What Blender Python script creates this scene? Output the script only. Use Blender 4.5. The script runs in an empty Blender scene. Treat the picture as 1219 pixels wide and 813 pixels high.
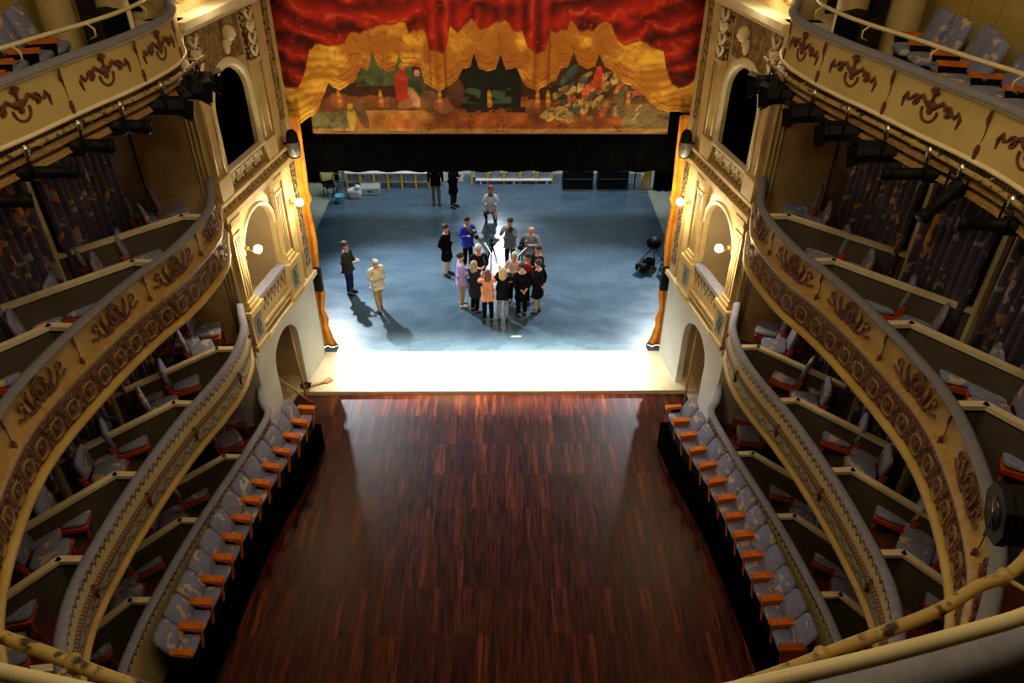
import bpy, bmesh, math, random
import numpy as np
from mathutils import Vector, Matrix, noise
random.seed(7)
PI = math.pi
S = bpy.context.scene
COL = S.collection

# ------------------------------------------------------------ camera, world, light, exposure
F_PX, PITCH, YAW, ROLL = 894.211, .6156, .0174, .0066
CAMLOC = (0.2347, 0.0, 12.0)
def cam_dir(x, y):
    c, s = math.cos(ROLL), math.sin(ROLL); x, y = c*x-s*y, s*x+c*y
    d = (x, math.cos(PITCH)+y*math.sin(PITCH), -math.sin(PITCH)+y*math.cos(PITCH))
    c, s = math.cos(YAW), math.sin(YAW)
    return Vector((c*d[0]+s*d[1], -s*d[0]+c*d[1], d[2]))
fwd = cam_dir(0, 0); rgt = (cam_dir(1, 0)-fwd).normalized(); upv = (cam_dir(0, 1)-fwd).normalized()
cd = bpy.data.cameras.new('camera'); cam = bpy.data.objects.new('camera', cd); COL.objects.link(cam)
cd.sensor_width = 36; cd.sensor_fit = 'HORIZONTAL'; cd.lens = F_PX*36/1219; cd.clip_end = 200; cd.clip_start = .05
M3 = Matrix((rgt, upv, -fwd.normalized())).transposed()
cam.matrix_world = Matrix.Translation(CAMLOC) @ M3.to_4x4()
S.camera = cam
vs = S.view_settings; vs.view_transform = 'Standard'; vs.look = 'None'; vs.gamma = 1; vs.exposure = 0.0
try: vs.use_curve_mapping = False
except Exception: pass
w = bpy.data.worlds.new('world'); S.world = w; w.use_nodes = True
w.node_tree.nodes['Background'].inputs[0].default_value = (.9, .75, .5, 1)
w.node_tree.nodes['Background'].inputs[1].default_value = .02

def lamp(kind, name, loc, energy, color, target=None, **kw):
    l = bpy.data.lights.new(name, kind); l.energy = energy; l.color = color
    for k, v in kw.items(): setattr(l, k, v)
    o = bpy.data.objects.new(name, l); COL.objects.link(o); o.location = loc
    if target is not None:
        o.rotation_euler = (Vector(target)-Vector(loc)).to_track_quat('-Z', 'Y').to_euler()
    return o
# warm house light under the ceiling
lamp('AREA', 'house_light', (0, 6.5, 14.6), 175, (1, .70, .34), (0, 7.5, 0), shape='DISK', size=4.0)
# gallery lamps near the side ceilings, washing the tiers
for sx in (-1, 1):
    lamp('AREA', 'gallery_light', (sx*2.0, 3.5, 14.3), 105, (1, .76, .42), (sx*6.0, 8.5, 6.0), shape='DISK', size=.8)
# front-of-house wash on the painted curtain
lamp('SPOT', 'curtain_light', (-1.5, 8.0, 13.2), 1050, (1, .74, .42), (-.3, 16.9, 7.9), spot_size=math.radians(52), spot_blend=.8, shadow_soft_size=.25)
lamp('SPOT', 'curtain_light', (1.5, 8.0, 13.2), 1050, (1, .74, .42), (.3, 16.9, 7.9), spot_size=math.radians(52), spot_blend=.8, shadow_soft_size=.25)
# cool working lights over the stage, and an added upstage fill
lamp('AREA', 'stage_work_light', (0, 21.0, 8.6), 260, (.80, .92, 1), (0, 20.5, 0), shape='RECTANGLE', size=8.5, size_y=3.0)
lamp('SPOT', 'stage_back_light', (-6.6, 24.6, 6.9), 7600, (.80, .92, 1), (-2.0, 18.3, 0), spot_size=math.radians(56), spot_blend=.9, shadow_soft_size=.12)
lamp('SPOT', 'stage_back_light', (6.6, 24.6, 6.9), 4800, (.80, .92, 1), (3.0, 18.3, 0), spot_size=math.radians(54), spot_blend=.9, shadow_soft_size=.12)
lamp('SPOT', 'stage_back_light', (.05, 27.9, 3.0), 800, (.9, .96, 1), (.1, 18.5, 0), spot_size=math.radians(70), spot_blend=.6, shadow_soft_size=.16)
lamp('AREA', 'upstage_fill_light', (0, 26.0, 8.6), 650, (.88, .96, 1), (0, 28.2, 0), shape='RECTANGLE', size=10, size_y=.8)  # added to brighten the tables at the back; no known lamp there
lamp('AREA', 'apron_light', (0, 15.7, 8.9), 430, (1, .93, .74), (0, 15.66, 0), shape='RECTANGLE', size=6.5, size_y=.2, spread=math.radians(24))

# ------------------------------------------------------------ materials
MAT = {}
def nodes_of(m):
    m.use_nodes = True; nt = m.node_tree; return nt, nt.nodes, nt.links, nt.nodes['Principled BSDF']
def mat(name, col, rough=.6, metal=0, col2=None, scale=6, bump=0, bscale=40, spec=.5, emit=None, es=0, detail=4, thr=(.35, .65), coords='Object'):
    if name in MAT: return MAT[name]
    m = bpy.data.materials.new(name); nt, N, L, B = nodes_of(m)
    B.inputs['Base Color'].default_value = (*col, 1); B.inputs['Roughness'].default_value = rough
    B.inputs['Metallic'].default_value = metal; B.inputs['Specular IOR Level'].default_value = spec
    if emit: B.inputs['Emission Color'].default_value = (*emit, 1); B.inputs['Emission Strength'].default_value = es
    tc = N.new('ShaderNodeTexCoord')
    if col2:
        n = N.new('ShaderNodeTexNoise'); n.inputs['Scale'].default_value = scale; n.inputs['Detail'].default_value = detail
        r = N.new('ShaderNodeValToRGB'); r.color_ramp.elements[0].position = thr[0]; r.color_ramp.elements[1].position = thr[1]
        r.color_ramp.elements[0].color = (*col, 1); r.color_ramp.elements[1].color = (*col2, 1)
        L.new(tc.outputs[coords], n.inputs['Vector']); L.new(n.outputs['Fac'], r.inputs['Fac']); L.new(r.outputs['Color'], B.inputs['Base Color'])
    if bump:
        n2 = N.new('ShaderNodeTexNoise'); n2.inputs['Scale'].default_value = bscale; n2.inputs['Detail'].default_value = 3
        b = N.new('ShaderNodeBump'); b.inputs['Strength'].default_value = bump; b.inputs['Distance'].default_value = .02
        L.new(tc.outputs[coords], n2.inputs['Vector']); L.new(n2.outputs['Fac'], b.inputs['Height']); L.new(b.outputs['Normal'], B.inputs['Normal'])
    MAT[name] = m; return m
def ramp(N, stops, interp='LINEAR'):
    r = N.new('ShaderNodeValToRGB'); r.color_ramp.interpolation = interp
    e = r.color_ramp.elements
    while len(e) < len(stops): e.new(.5)
    for i, (p, c) in enumerate(stops): e[i].position = p; e[i].color = (*c, 1)
    return r

cream = mat('cream_plaster', (.62, .47, .23), .55, col2=(.48, .35, .16), scale=3, bump=.15, bscale=25)
cream_lo = mat('pale_wall_paint', (.80, .83, .80), .7, col2=(.74, .76, .72), scale=2)
cream_trim = mat('cream_trim_paint', (.78, .70, .50), .45, col2=(.70, .61, .42), scale=8)
gold_band = mat('gilt_moulding', (.42, .27, .09), .45, metal=.25, col2=(.22, .12, .03), scale=30, bump=.4, bscale=90)
fascia3 = mat('ochre_fascia_paint', (.52, .37, .11), .6, col2=(.43, .29, .08), scale=2.5)
fascia4 = mat('straw_fascia_paint', (.52, .40, .16), .6, col2=(.45, .34, .12), scale=2.0)
relief = mat('russet_relief', (.075, .018, .006), .6, col2=(.12, .035, .010), scale=25, bump=.3, bscale=60)
grey_cap = mat('grey_velvet_cap', (.20, .21, .28), .9, col2=(.16, .17, .23), scale=14)
lav_cap = mat('lavender_grey_cap', (.26, .28, .42), .9, col2=(.21, .22, .34), scale=14)
wall_m = mat('taupe_wall_paint', (.165, .115, .09), .8, col2=(.13, .09, .07), scale=1.5)
part_m = mat('taupe_partition_paint', (.10, .08, .06), .8, col2=(.08, .065, .045), scale=2)
boxfloor = mat('red_box_floor', (.16, .025, .008), .6, col2=(.08, .015, .006), scale=4)
dark_m = mat('dark_soffit_paint', (.05, .035, .02), .8)
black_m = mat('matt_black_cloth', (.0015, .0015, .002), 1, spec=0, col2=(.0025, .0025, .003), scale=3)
black_metal = mat('black_metal', (.0035, .0035, .004), .55, spec=.12, col2=(.006, .006, .007), scale=20)
steel = mat('bright_steel', (.6, .6, .58), .3, metal=1, col2=(.45, .45, .43), scale=30)
orange_wood = mat('orange_varnished_wood', (.78, .20, .02), .3, col2=(.60, .13, .012), scale=9)
red_wood = mat('red_varnished_wood', (.58, .075, .015), .4, col2=(.42, .05, .010), scale=9)
skin = mat('skin', (.55, .30, .2), .6, col2=(.5, .26, .17), scale=9)
pipe_m = mat('yellow_painted_pipe', (.36, .26, .085), .5, col2=(.03, .018, .008), scale=11, thr=(.54, .63), detail=6)
ivory = mat('ivory_rail_paint', (.66, .60, .38), .4, col2=(.60, .54, .33), scale=4)
bronze = mat('bronze_gilt_ornament', (.04, .02, .008), .4, metal=.2, col2=(.52, .36, .15), scale=17, bump=1.0, bscale=26, thr=(.47, .60), detail=3)
lampglass = mat('glowing_globe', (1, .9, .7), .4, emit=(1, .80, .45), es=40)

def fabric(name, base, base2, spot1, spot2, sc=1.0):
    m = bpy.data.materials.new(name); nt, N, L, B = nodes_of(m); MAT[name] = m
    tc = N.new('ShaderNodeTexCoord'); oi = N.new('ShaderNodeObjectInfo')
    ad = N.new('ShaderNodeVectorMath'); ad.operation = 'ADD'
    mu = N.new('ShaderNodeVectorMath'); mu.operation = 'SCALE'; mu.inputs['Scale'].default_value = 1
    cx = N.new('ShaderNodeCombineXYZ'); ml = N.new('ShaderNodeMath'); ml.operation = 'MULTIPLY'; ml.inputs[1].default_value = 37
    L.new(oi.outputs['Random'], ml.inputs[0]); L.new(ml.outputs[0], cx.inputs[0]); L.new(ml.outputs[0], cx.inputs[1])
    L.new(tc.outputs['Object'], ad.inputs[0]); L.new(cx.outputs[0], ad.inputs[1])
    n = N.new('ShaderNodeTexNoise'); n.inputs['Scale'].default_value = 6.5*sc; n.inputs['Detail'].default_value = .6; n.inputs['Distortion'].default_value = .8
    L.new(ad.outputs[0], n.inputs['Vector'])
    r = ramp(N, [(0, (0, 0, 0)), (.63, (0, 0, 0)), (.645, (1, 1, 1)), (1, (1, 1, 1))])
    L.new(n.outputs['Fac'], r.inputs['Fac'])
    n2 = N.new('ShaderNodeTexNoise'); n2.inputs['Scale'].default_value = 2.3*sc; L.new(ad.outputs[0], n2.inputs['Vector'])
    r2 = ramp(N, [(.47, spot1), (.55, spot2)]); L.new(n2.outputs['Fac'], r2.inputs['Fac'])
    n3 = N.new('ShaderNodeTexNoise'); n3.inputs['Scale'].default_value = 30; L.new(ad.outputs[0], n3.inputs['Vector'])
    r3 = ramp(N, [(.4, base), (.6, base2)]); L.new(n3.outputs['Fac'], r3.inputs['Fac'])
    mx = N.new('ShaderNodeMix'); mx.data_type = 'RGBA'
    L.new(r.outputs['Color'], mx.inputs['Factor']); L.new(r3.outputs['Color'], mx.inputs['A']); L.new(r2.outputs['Color'], mx.inputs['B'])
    L.new(mx.outputs['Result'], B.inputs['Base Color']); B.inputs['Roughness'].default_value = .85; B.inputs['Specular IOR Level'].default_value = .2
    return m
seat_fab = fabric('patterned_seat_fabric', (.20, .23, .42), (.25, .28, .48), (.62, .42, .22), (.50, .50, .52))
curt_fab = fabric('patterned_curtain_fabric', (.11, .105, .20), (.15, .145, .26), (.72, .32, .07), (.45, .47, .55), .8)

def wood_floor():
    m = bpy.data.materials.new('dark_plank_floor'); nt, N, L, B = nodes_of(m); MAT['floor'] = m
    tc = N.new('ShaderNodeTexCoord'); mp = N.new('ShaderNodeMapping'); mp.inputs['Rotation'].default_value = (0, 0, PI/2)
    L.new(tc.outputs['Object'], mp.inputs['Vector'])
    br = N.new('ShaderNodeTexBrick'); br.offset = 0.0; br.inputs['Scale'].default_value = 1; br.inputs['Brick Width'].default_value = 1.0
    br.inputs['Row Height'].default_value = .105; br.inputs['Mortar Size'].default_value = .004; br.inputs['Bias'].default_value = 0
    br.inputs['Color1'].default_value = (0, 0, 0, 1); br.inputs['Color2'].default_value = (1, 1, 1, 1); br.inputs['Mortar'].default_value = (0, 0, 0, 1)
    L.new(mp.outputs[0], br.inputs['Vector'])
    r = ramp(N, [(0, (.020, .0032, .0014)), (.5, (.034, .0056, .0020)), (.85, (.050, .0092, .0030)), (1, (.088, .021, .006))])
    L.new(br.outputs['Color'], r.inputs['Fac'])
    mp2 = N.new('ShaderNodeMapping'); mp2.inputs['Scale'].default_value = (14, 1.1, 1); L.new(tc.outputs['Object'], mp2.inputs['Vector'])
    n = N.new('ShaderNodeTexNoise'); n.inputs['Scale'].default_value = 1.6; n.inputs['Detail'].default_value = 6; L.new(mp2.outputs[0], n.inputs['Vector'])
    r2 = ramp(N, [(.30, (.18, .16, .15)), (.74, (2.9, 2.4, 2.1))]); L.new(n.outputs['Fac'], r2.inputs['Fac'])
    mx = N.new('ShaderNodeMix'); mx.data_type = 'RGBA'; mx.blend_type = 'MULTIPLY'; mx.inputs['Factor'].default_value = 1
    L.new(r.outputs['Color'], mx.inputs['A']); L.new(r2.outputs['Color'], mx.inputs['B'])
    # broad paler brown patches
    n3 = N.new('ShaderNodeTexNoise'); n3.inputs['Scale'].default_value = .45; n3.inputs['Detail'].default_value = 5; L.new(tc.outputs['Object'], n3.inputs['Vector'])
    r3 = ramp(N, [(.52, (0, 0, 0)), (.78, (.5, .5, .5))]); L.new(n3.outputs['Fac'], r3.inputs['Fac'])
    mx2 = N.new('ShaderNodeMix'); mx2.data_type = 'RGBA'; mx2.inputs['B'].default_value = (.085, .045, .02, 1)
    L.new(r3.outputs['Color'], mx2.inputs['Factor']); L.new(mx.outputs['Result'], mx2.inputs['A'])
    L.new(mx2.outputs['Result'], B.inputs['Base Color'])
    r4 = ramp(N, [(.3, (.34, .34, .34)), (.7, (.46, .46, .46))]); L.new(n.outputs['Fac'], r4.inputs['Fac']); L.new(r4.outputs['Color'], B.inputs['Roughness'])
    B.inputs['Specular IOR Level'].default_value = .2
    return m
floor_m = wood_floor()
def lino():
    m = bpy.data.materials.new('blue_grey_stage_lino'); nt, N, L, B = nodes_of(m)
    tc = N.new('ShaderNodeTexCoord'); mp = N.new('ShaderNodeMapping'); mp.inputs['Scale'].default_value = (.5, 1.0, 1); L.new(tc.outputs['Object'], mp.inputs['Vector'])
    n = N.new('ShaderNodeTexNoise'); n.inputs['Scale'].default_value = 1.3; n.inputs['Detail'].default_value = 8; n.inputs['Roughness'].default_value = .65
    L.new(mp.outputs[0], n.inputs['Vector'])
    r = ramp(N, [(.3, (.052, .092, .135)), (.55, (.075, .125, .175)), (.70, (.10, .155, .205)), (.82, (.2, .26, .30))]); L.new(n.outputs['Fac'], r.inputs['Fac'])
    L.new(r.outputs['Color'], B.inputs['Base Color'])
    r4 = ramp(N, [(.35, (.22, .22, .22)), (.7, (.34, .34, .34))]); L.new(n.outputs['Fac'], r4.inputs['Fac']); L.new(r4.outputs['Color'], B.inputs['Roughness'])
    return m
lino_m = lino()
ply = mat('pale_plywood', (.80, .72, .52), .55, col2=(.72, .63, .42), scale=3)
side_floor = mat('pale_green_stage_boards', (.36, .40, .33), .6, col2=(.28, .32, .26), scale=4)

def uvpattern(name, kind):
    m = bpy.data.materials.new(name); nt, N, L, B = nodes_of(m)
    uv = N.new('ShaderNodeUVMap'); sp = N.new('ShaderNodeSeparateXYZ'); L.new(uv.outputs[0], sp.inputs[0])
    def math_(op, a, b=None):
        n = N.new('ShaderNodeMath'); n.operation = op
        for i, v in enumerate((a, b)):
            if v is None: continue
            if isinstance(v, (int, float)): n.inputs[i].default_value = v
            else: L.new(v, n.inputs[i])
        return n.outputs[0]
    u, v = sp.outputs[0], sp.outputs[1]
    mx = N.new('ShaderNodeMix'); mx.data_type = 'RGBA'
    nz = N.new('ShaderNodeTexNoise'); nz.inputs['Scale'].default_value = 22; nz.inputs['Detail'].default_value = 3; L.new(uv.outputs[0], nz.inputs['Vector'])
    if kind == 'fringe':      # scalloped tassels hanging from the top of the fascia
        t = math_('PINGPONG', math_('MULTIPLY', u, 1/.135), .5)     # 0 .. .5
        t2 = math_('PINGPONG', math_('MULTIPLY', u, 1/.045), .5)
        edge = math_('ADD', .075, math_('ADD', math_('MULTIPLY', t, .20), math_('MULTIPLY', t2, .04)))
        f1 = math_('LESS_THAN', v, edge); f2 = math_('GREATER_THAN', v, math_('SUBTRACT', edge, .075))
        f = math_('MULTIPLY', f1, f2)
        f = math_('MULTIPLY', f, math_('ADD', math_('GREATER_THAN', nz.outputs['Fac'], .42), .25))
        L.new(f, mx.inputs['Factor']); mx.inputs['A'].default_value = (.50, .42, .22, 1); mx.inputs['B'].default_value = (.06, .025, .007, 1)
    elif kind == 'scroll':
        t = math_('SINE', math_('MULTIPLY', u, 2*PI/.3))
        d = math_('ABSOLUTE', math_('SUBTRACT', math_('SUBTRACT', v, .2), math_('MULTIPLY', t, .07)))
        f = math_('ADD', math_('LESS_THAN', d, .028), math_('GREATER_THAN', nz.outputs['Fac'], .56))
        f = math_('MINIMUM', f, 1)
        L.new(f, mx.inputs['Factor']); mx.inputs['A'].default_value = (.36, .31, .17, 1); mx.inputs['B'].default_value = (.085, .085, .07, 1)
    elif kind == 'beads':
        t = math_('PINGPONG', math_('MULTIPLY', u, 1/.06), .5)
        f = math_('GREATER_THAN', t, .22)
        L.new(f, mx.inputs['Factor']); mx.inputs['A'].default_value = (.05, .02, .008, 1); mx.inputs['B'].default_value = (.20, .11, .04, 1)
    elif kind == 'brownband':
        f = math_('GREATER_THAN', nz.outputs['Fac'], .55)
        L.new(f, mx.inputs['Factor']); mx.inputs['A'].default_value = (.085, .028, .010, 1); mx.inputs['B'].default_value = (.30, .17, .055, 1)
    L.new(mx.outputs['Result'], B.inputs['Base Color']); B.inputs['Roughness'].default_value = .6
    return m
fringe_m = uvpattern('fringed_fascia', 'fringe'); scroll_m = uvpattern('scrolled_fascia', 'scroll')
bead_m = uvpattern('beaded_moulding', 'beads'); band_m = uvpattern('brown_rosette_ground', 'brownband')

# ------------------------------------------------------------ object helpers
def tag(o, label=None, cat=None, group=None, kind=None):
    if label: o['label'] = label
    if cat: o['category'] = cat
    if group: o['group'] = group
    if kind: o['kind'] = kind
    return o
def empty(name, loc=(0, 0, 0), rz=0, label=None, cat=None, group=None):
    o = bpy.data.objects.new(name, None); COL.objects.link(o); o.location = loc; o.rotation_euler = (0, 0, rz)
    o.empty_display_size = .1
    return tag(o, label, cat, group)
class MB:
    """collects shapes into one mesh object"""
    def __init__(s): s.v = []; s.f = []; s.uv = []; s.sm = []
    def add(s, vs, fs, uv=None, smooth=False):
        b = len(s.v); s.v += [tuple(v) for v in vs]
        for i, f in enumerate(fs):
            s.f.append(tuple(b+k for k in f)); s.sm.append(smooth)
            s.uv.append([uv[k] for k in f] if uv else None)
    def box(s, c, d, rz=0, M=None, bev=0):
        hx, hy, hz = d[0]/2, d[1]/2, d[2]/2
        cr, sr = math.cos(rz), math.sin(rz)
        if bev <= 0:
            vs = [(x*hx, y*hy, z*hz) for z in (-1, 1) for y in (-1, 1) for x in (-1, 1)]
            fs = [(0, 2, 3, 1), (4, 5, 7, 6), (0, 1, 5, 4), (2, 6, 7, 3), (0, 4, 6, 2), (1, 3, 7, 5)]
        else:
            b = min(bev, hx*.9, hy*.9, hz*.9)
            vs = []; rings = []
            for (z, i) in ((-hz, b), (-hz+b, 0), (hz-b, 0), (hz, b)):
                ring = []
                for k in range(4):
                    sx, sy = ((1, 1), (-1, 1), (-1, -1), (1, -1))[k]
                    for j in (0, 1):
                        a = (k*90 + (0 if j == 0 else 90))
                        ox = hx-i if True else 0
                        # chamfered corner
                        if (k % 2 == 0) == (j == 0): p = (sx*(hx-i*1.0), sy*(hy-b-i*.4))
                        else: p = (sx*(hx-b-i*.4), sy*(hy-i*1.0))
                        ring.append(len(vs)); vs.append((p[0], p[1], z))
                rings.append(ring)
            fs = [tuple(reversed(rings[0])), tuple(rings[-1])]
            for a, r2 in zip(rings, rings[1:]):
                n = len(a)
                for k in range(n): fs.append((a[k], a[(k+1) % n], r2[(k+1) % n], r2[k]))
        out = []
        for v in vs:
            x, y = v[0]*cr-v[1]*sr, v[0]*sr+v[1]*cr
            p = Vector((x+c[0], y+c[1], v[2]+c[2]))
            out.append(M @ p if M else p)
        s.add(out, fs)
    def tube(s, pts, r, n=8, caps=True, smooth=True):
        pts = [Vector(p) for p in pts]; rs = r if isinstance(r, (list, tuple)) else [r]*len(pts)
        vs = []; fs = []; ref = None
        for i, p in enumerate(pts):
            t = (pts[min(i+1, len(pts)-1)]-pts[max(i-1, 0)]).normalized()
            if ref is None: ref = Vector((0, 0, 1)) if abs(t.z) < .9 else Vector((1, 0, 0))
            a = t.cross(ref).normalized(); b = t.cross(a).normalized()
            ref = -b if True else ref
            ref = Vector(ref)
            for k in range(n):
                th = 2*PI*k/n; vs.append(p+(a*math.cos(th)+b*math.sin(th))*rs[i])
        for i in range(len(pts)-1):
            for k in range(n):
                fs.append((i*n+k, i*n+(k+1) % n, (i+1)*n+(k+1) % n, (i+1)*n+k))
        if caps: fs.append(tuple(range(n))); fs.append(tuple(reversed(range((len(pts)-1)*n, len(pts)*n))))
        s.add(vs, fs, smooth=smooth)
    def lathe(s, prof, c=(0, 0, 0), n=16, axis=None, smooth=True):
        M = Matrix.Identity(3) if axis is None else Vector(axis).to_track_quat('Z', 'Y').to_matrix()
        vs = []; fs = []
        for (r, z) in prof:
            for k in range(n):
                th = 2*PI*k/n; vs.append(M @ Vector((r*math.cos(th), r*math.sin(th), z))+Vector(c))
        for i in range(len(prof)-1):
            for k in range(n): fs.append((i*n+k, i*n+(k+1) % n, (i+1)*n+(k+1) % n, (i+1)*n+k))
        fs.append(tuple(reversed(range(n)))); fs.append(tuple(range((len(prof)-1)*n, len(prof)*n)))
        s.add(vs, fs, smooth=smooth)
    def ball(s, c, r, n=12, m=8, sc=(1, 1, 1)):
        prof = [(max(r*math.sin(PI*i/m), .0004), -r*math.cos(PI*i/m)) for i in range(m+1)]
        vs = []; fs = []
        for (q, z) in prof:
            for k in range(n): vs.append((c[0]+q*math.cos(2*PI*k/n)*sc[0], c[1]+q*math.sin(2*PI*k/n)*sc[1], c[2]+z*sc[2]))
        for i in range(m):
            for k in range(n): fs.append((i*n+k, i*n+(k+1) % n, (i+1)*n+(k+1) % n, (i+1)*n+k))
        s.add(vs, fs, smooth=True)
    def prism(s, poly, fn, d0, d1):
        """poly in (a,b), fn(a,b,d)->point"""
        n = len(poly); vs = [fn(a, b, d0) for a, b in poly]+[fn(a, b, d1) for a, b in poly]
        fs = [tuple(range(n)), tuple(reversed(range(n, 2*n)))]
        for k in range(n): fs.append((k, n+k, n+(k+1) % n, (k+1) % n))
        s.add(vs, fs)
    def build(s, name, m, parent=None, recalc=True, label=None):
        me = bpy.data.meshes.new(name); me.from_pydata(s.v, [], s.f)
        if any(u is not None for u in s.uv):
            ul = me.uv_layers.new(name='UVMap'); i = 0; arr = []
            for f, u in zip(s.f, s.uv): arr += [c for k in range(len(f)) for c in (u[k] if u else (0, 0))]
            ul.data.foreach_set('uv', arr)
        me.polygons.foreach_set('use_smooth', s.sm); me.materials.append(m)
        me.update()
        if recalc:
            bm = bmesh.new(); bm.from_mesh(me); bmesh.ops.recalc_face_normals(bm, faces=bm.faces); bm.to_mesh(me); bm.free()
        o = bpy.data.objects.new(name, me); COL.objects.link(o)
        if parent: o.parent = parent
        if label: o['label'] = label
        return o
def copy_tree(o, parent=None):
    c = o.copy(); COL.objects.link(c)
    if parent: c.parent = parent
    for ch in o.children: copy_tree(ch, c)
    return c
def hide_proto(o): pass

# ------------------------------------------------------------ balcony plan curves (half width by distance)
def catmull(P, n=8):
    out = []
    for i in range(len(P)-1):
        p0 = P[max(i-1, 0)]; p1 = P[i]; p2 = P[i+1]; p3 = P[min(i+2, len(P)-1)]
        for k in range(n):
            t = k/n
            out.append(tuple(.5*((2*b)+(-a+c)*t+(2*a-5*b+4*c-d)*t*t+(-a+3*b-3*c+d)*t**3) for a, b, c, d in zip(p0, p1, p2, p3)))
    out.append(P[-1]); return out
HALF = {
 4: [(12.95, 4.98), (12.3, 4.75), (11.7, 4.5), (11.1, 4.42), (10.5, 4.48), (9.9, 4.6), (9.1, 4.83), (8.3, 5.03), (7.6, 5.23), (6.9, 5.34), (6.2, 5.3), (5.2, 5.02), (4.2, 4.5), (3.1, 3.85), (2.3, 3.2), (1.82, 2.6), (1.58, 2.08), (1.48, 1.75), (1.35, 1.25), (1.22, .6), (1.18, 0)],
 3: [(12.95, 5.02), (12.5, 4.88), (12.1, 4.74), (11.6, 4.63), (10.9, 4.65), (10.1, 4.77), (9.5, 4.96), (8.8, 5.13), (8, 5.26), (7.4, 5.33), (6.9, 5.36), (6.4, 5.33), (5.86, 5.23), (5.27, 5.07), (4.67, 4.85), (4.17, 4.57), (3.5, 4.05), (2.7, 3.2), (2.1, 2.2), (1.8, 1.1), (1.7, 0)],
 2: [(12.95, 5.05), (12.5, 4.88), (12, 4.71), (11.2, 4.66), (10.4, 4.78), (9.5, 5.), (8.6, 5.15), (7.7, 5.25), (6.9, 5.29), (6.4, 5.29), (6, 5.25), (5.6, 5.15), (5.2, 4.99), (4.4, 4.5), (3.6, 3.9), (2.8, 3.0), (2.2, 1.9), (2, 0)],
 1: [(12.95, 5.05), (12.45, 4.85), (12.1, 4.65), (11.6, 4.68), (10.57, 4.85), (9.5, 5.06), (8.7, 5.19), (7.97, 5.28), (7.25, 5.35), (6.74, 5.36), (6.3, 5.34), (5.6, 5.2), (4.8, 4.85), (3.9, 4.2), (3.0, 3.2), (2.4, 2.0), (2.2, 0)],
}
def horseshoe(pts):
    c = catmull([(x, y) for (y, x) in pts], 8)           # right side front -> back centre
    left = [(-x, y) for x, y in c]; right = list(reversed(c))[1:]
    return [Vector((x, y)) for x, y in left+right]
class Path:
    def __init__(s, pts):
        s.p = pts; s.s = [0]
        for a, b in zip(pts, pts[1:]): s.s.append(s.s[-1]+(b-a).length)
        s.n = []
        for i in range(len(pts)):
            t = (pts[min(i+1, len(pts)-1)]-pts[max(i-1, 0)]).normalized(); s.n.append(Vector((t.y, -t.x)))
        s.L = s.s[-1]
    def at(s, u, d=0):
        u = min(max(u, 0), s.L-1e-6); i = int(np.searchsorted(s.s, u, side='right'))-1; i = min(i, len(s.p)-2)
        t = (u-s.s[i])/(s.s[i+1]-s.s[i]); n = (s.n[i]*(1-t)+s.n[i+1]*t).normalized()
        return s.p[i].lerp(s.p[i+1], t)+n*d
    def u_of(s, side, y):
        """arc length of the point on the given side (-1/1) at distance y"""
        rng = range(len(s.p)-1) if side < 0 else range(len(s.p)-2, -1, -1)
        for i in rng:
            a, b = s.p[i], s.p[i+1]
            if min(a.y, b.y) <= y <= max(a.y, b.y) and a.x*side > 0:
                return s.s[i]+(y-a.y)/(b.y-a.y)*(s.s[i+1]-s.s[i])
        return 0
    def normal(s, u): return (s.at(u, 1)-s.at(u, 0)).normalized()
PATH = {k: Path(horseshoe(v)) for k, v in HALF.items()}
def sweep(path, prof, mb=None, smooth=True, u0=None, u1=None, closed=False):
    """prof: list of (outward offset, z); UV = (arc length, profile length)"""
    mb = mb or MB(); idx = [i for i in range(len(path.p)) if (u0 is None or path.s[i] >= u0) and (u1 is None or path.s[i] <= u1)]
    if closed: prof = prof+[prof[0]]
    vl = [0]
    for a, b in zip(prof, prof[1:]): vl.append(vl[-1]+math.dist(a, b))
    vs = []; uv = []; fs = []; m = len(prof)
    for i in idx:
        for j, (d, z) in enumerate(prof):
            q = path.p[i]+path.n[i]*d; vs.append((q.x, q.y, z)); uv.append((path.s[i], vl[j]))
    for i in range(len(idx)-1):
        for j in range(m-1): fs.append((i*m+j, (i+1)*m+j, (i+1)*m+j+1, i*m+j+1))
    mb.add(vs, fs, uv, smooth); return mb
def ring_prof(d, z, r, n=8): return [(d+r*math.cos(2*PI*k/n), z+r*math.sin(2*PI*k/n)) for k in range(n)]

# relief strokes on a curved fascia
def stroke(mb, fn, pts, w, h=.03):
    """pts (a,b); w widths; fn(a,b,height)->3D"""
    n = len(pts); ws = w if isinstance(w, (list, tuple)) else [w]*n
    vs = []; fs = []
    for i, (a, b) in enumerate(pts):
        p0 = pts[max(i-1, 0)]; p1 = pts[min(i+1, n-1)]
        tx, ty = p1[0]-p0[0], p1[1]-p0[1]; l = math.hypot(tx, ty) or 1; nx, ny = -ty/l, tx/l; q = ws[i]/2
        vs += [fn(a+nx*q, b+ny*q, .001), fn(a+nx*q*.5, b+ny*q*.5, h*.8), fn(a-nx*q*.5, b-ny*q*.5, h*.8), fn(a-nx*q, b-ny*q, .001)]
    for i in range(n-1):
        for j in range(3): fs.append((i*4+j, (i+1)*4+j, (i+1)*4+j+1, i*4+j+1))
    fs += [(0, 1, 2, 3), (n*4-1, n*4-2, n*4-3, n*4-4)]
    mb.add(vs, fs)
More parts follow.
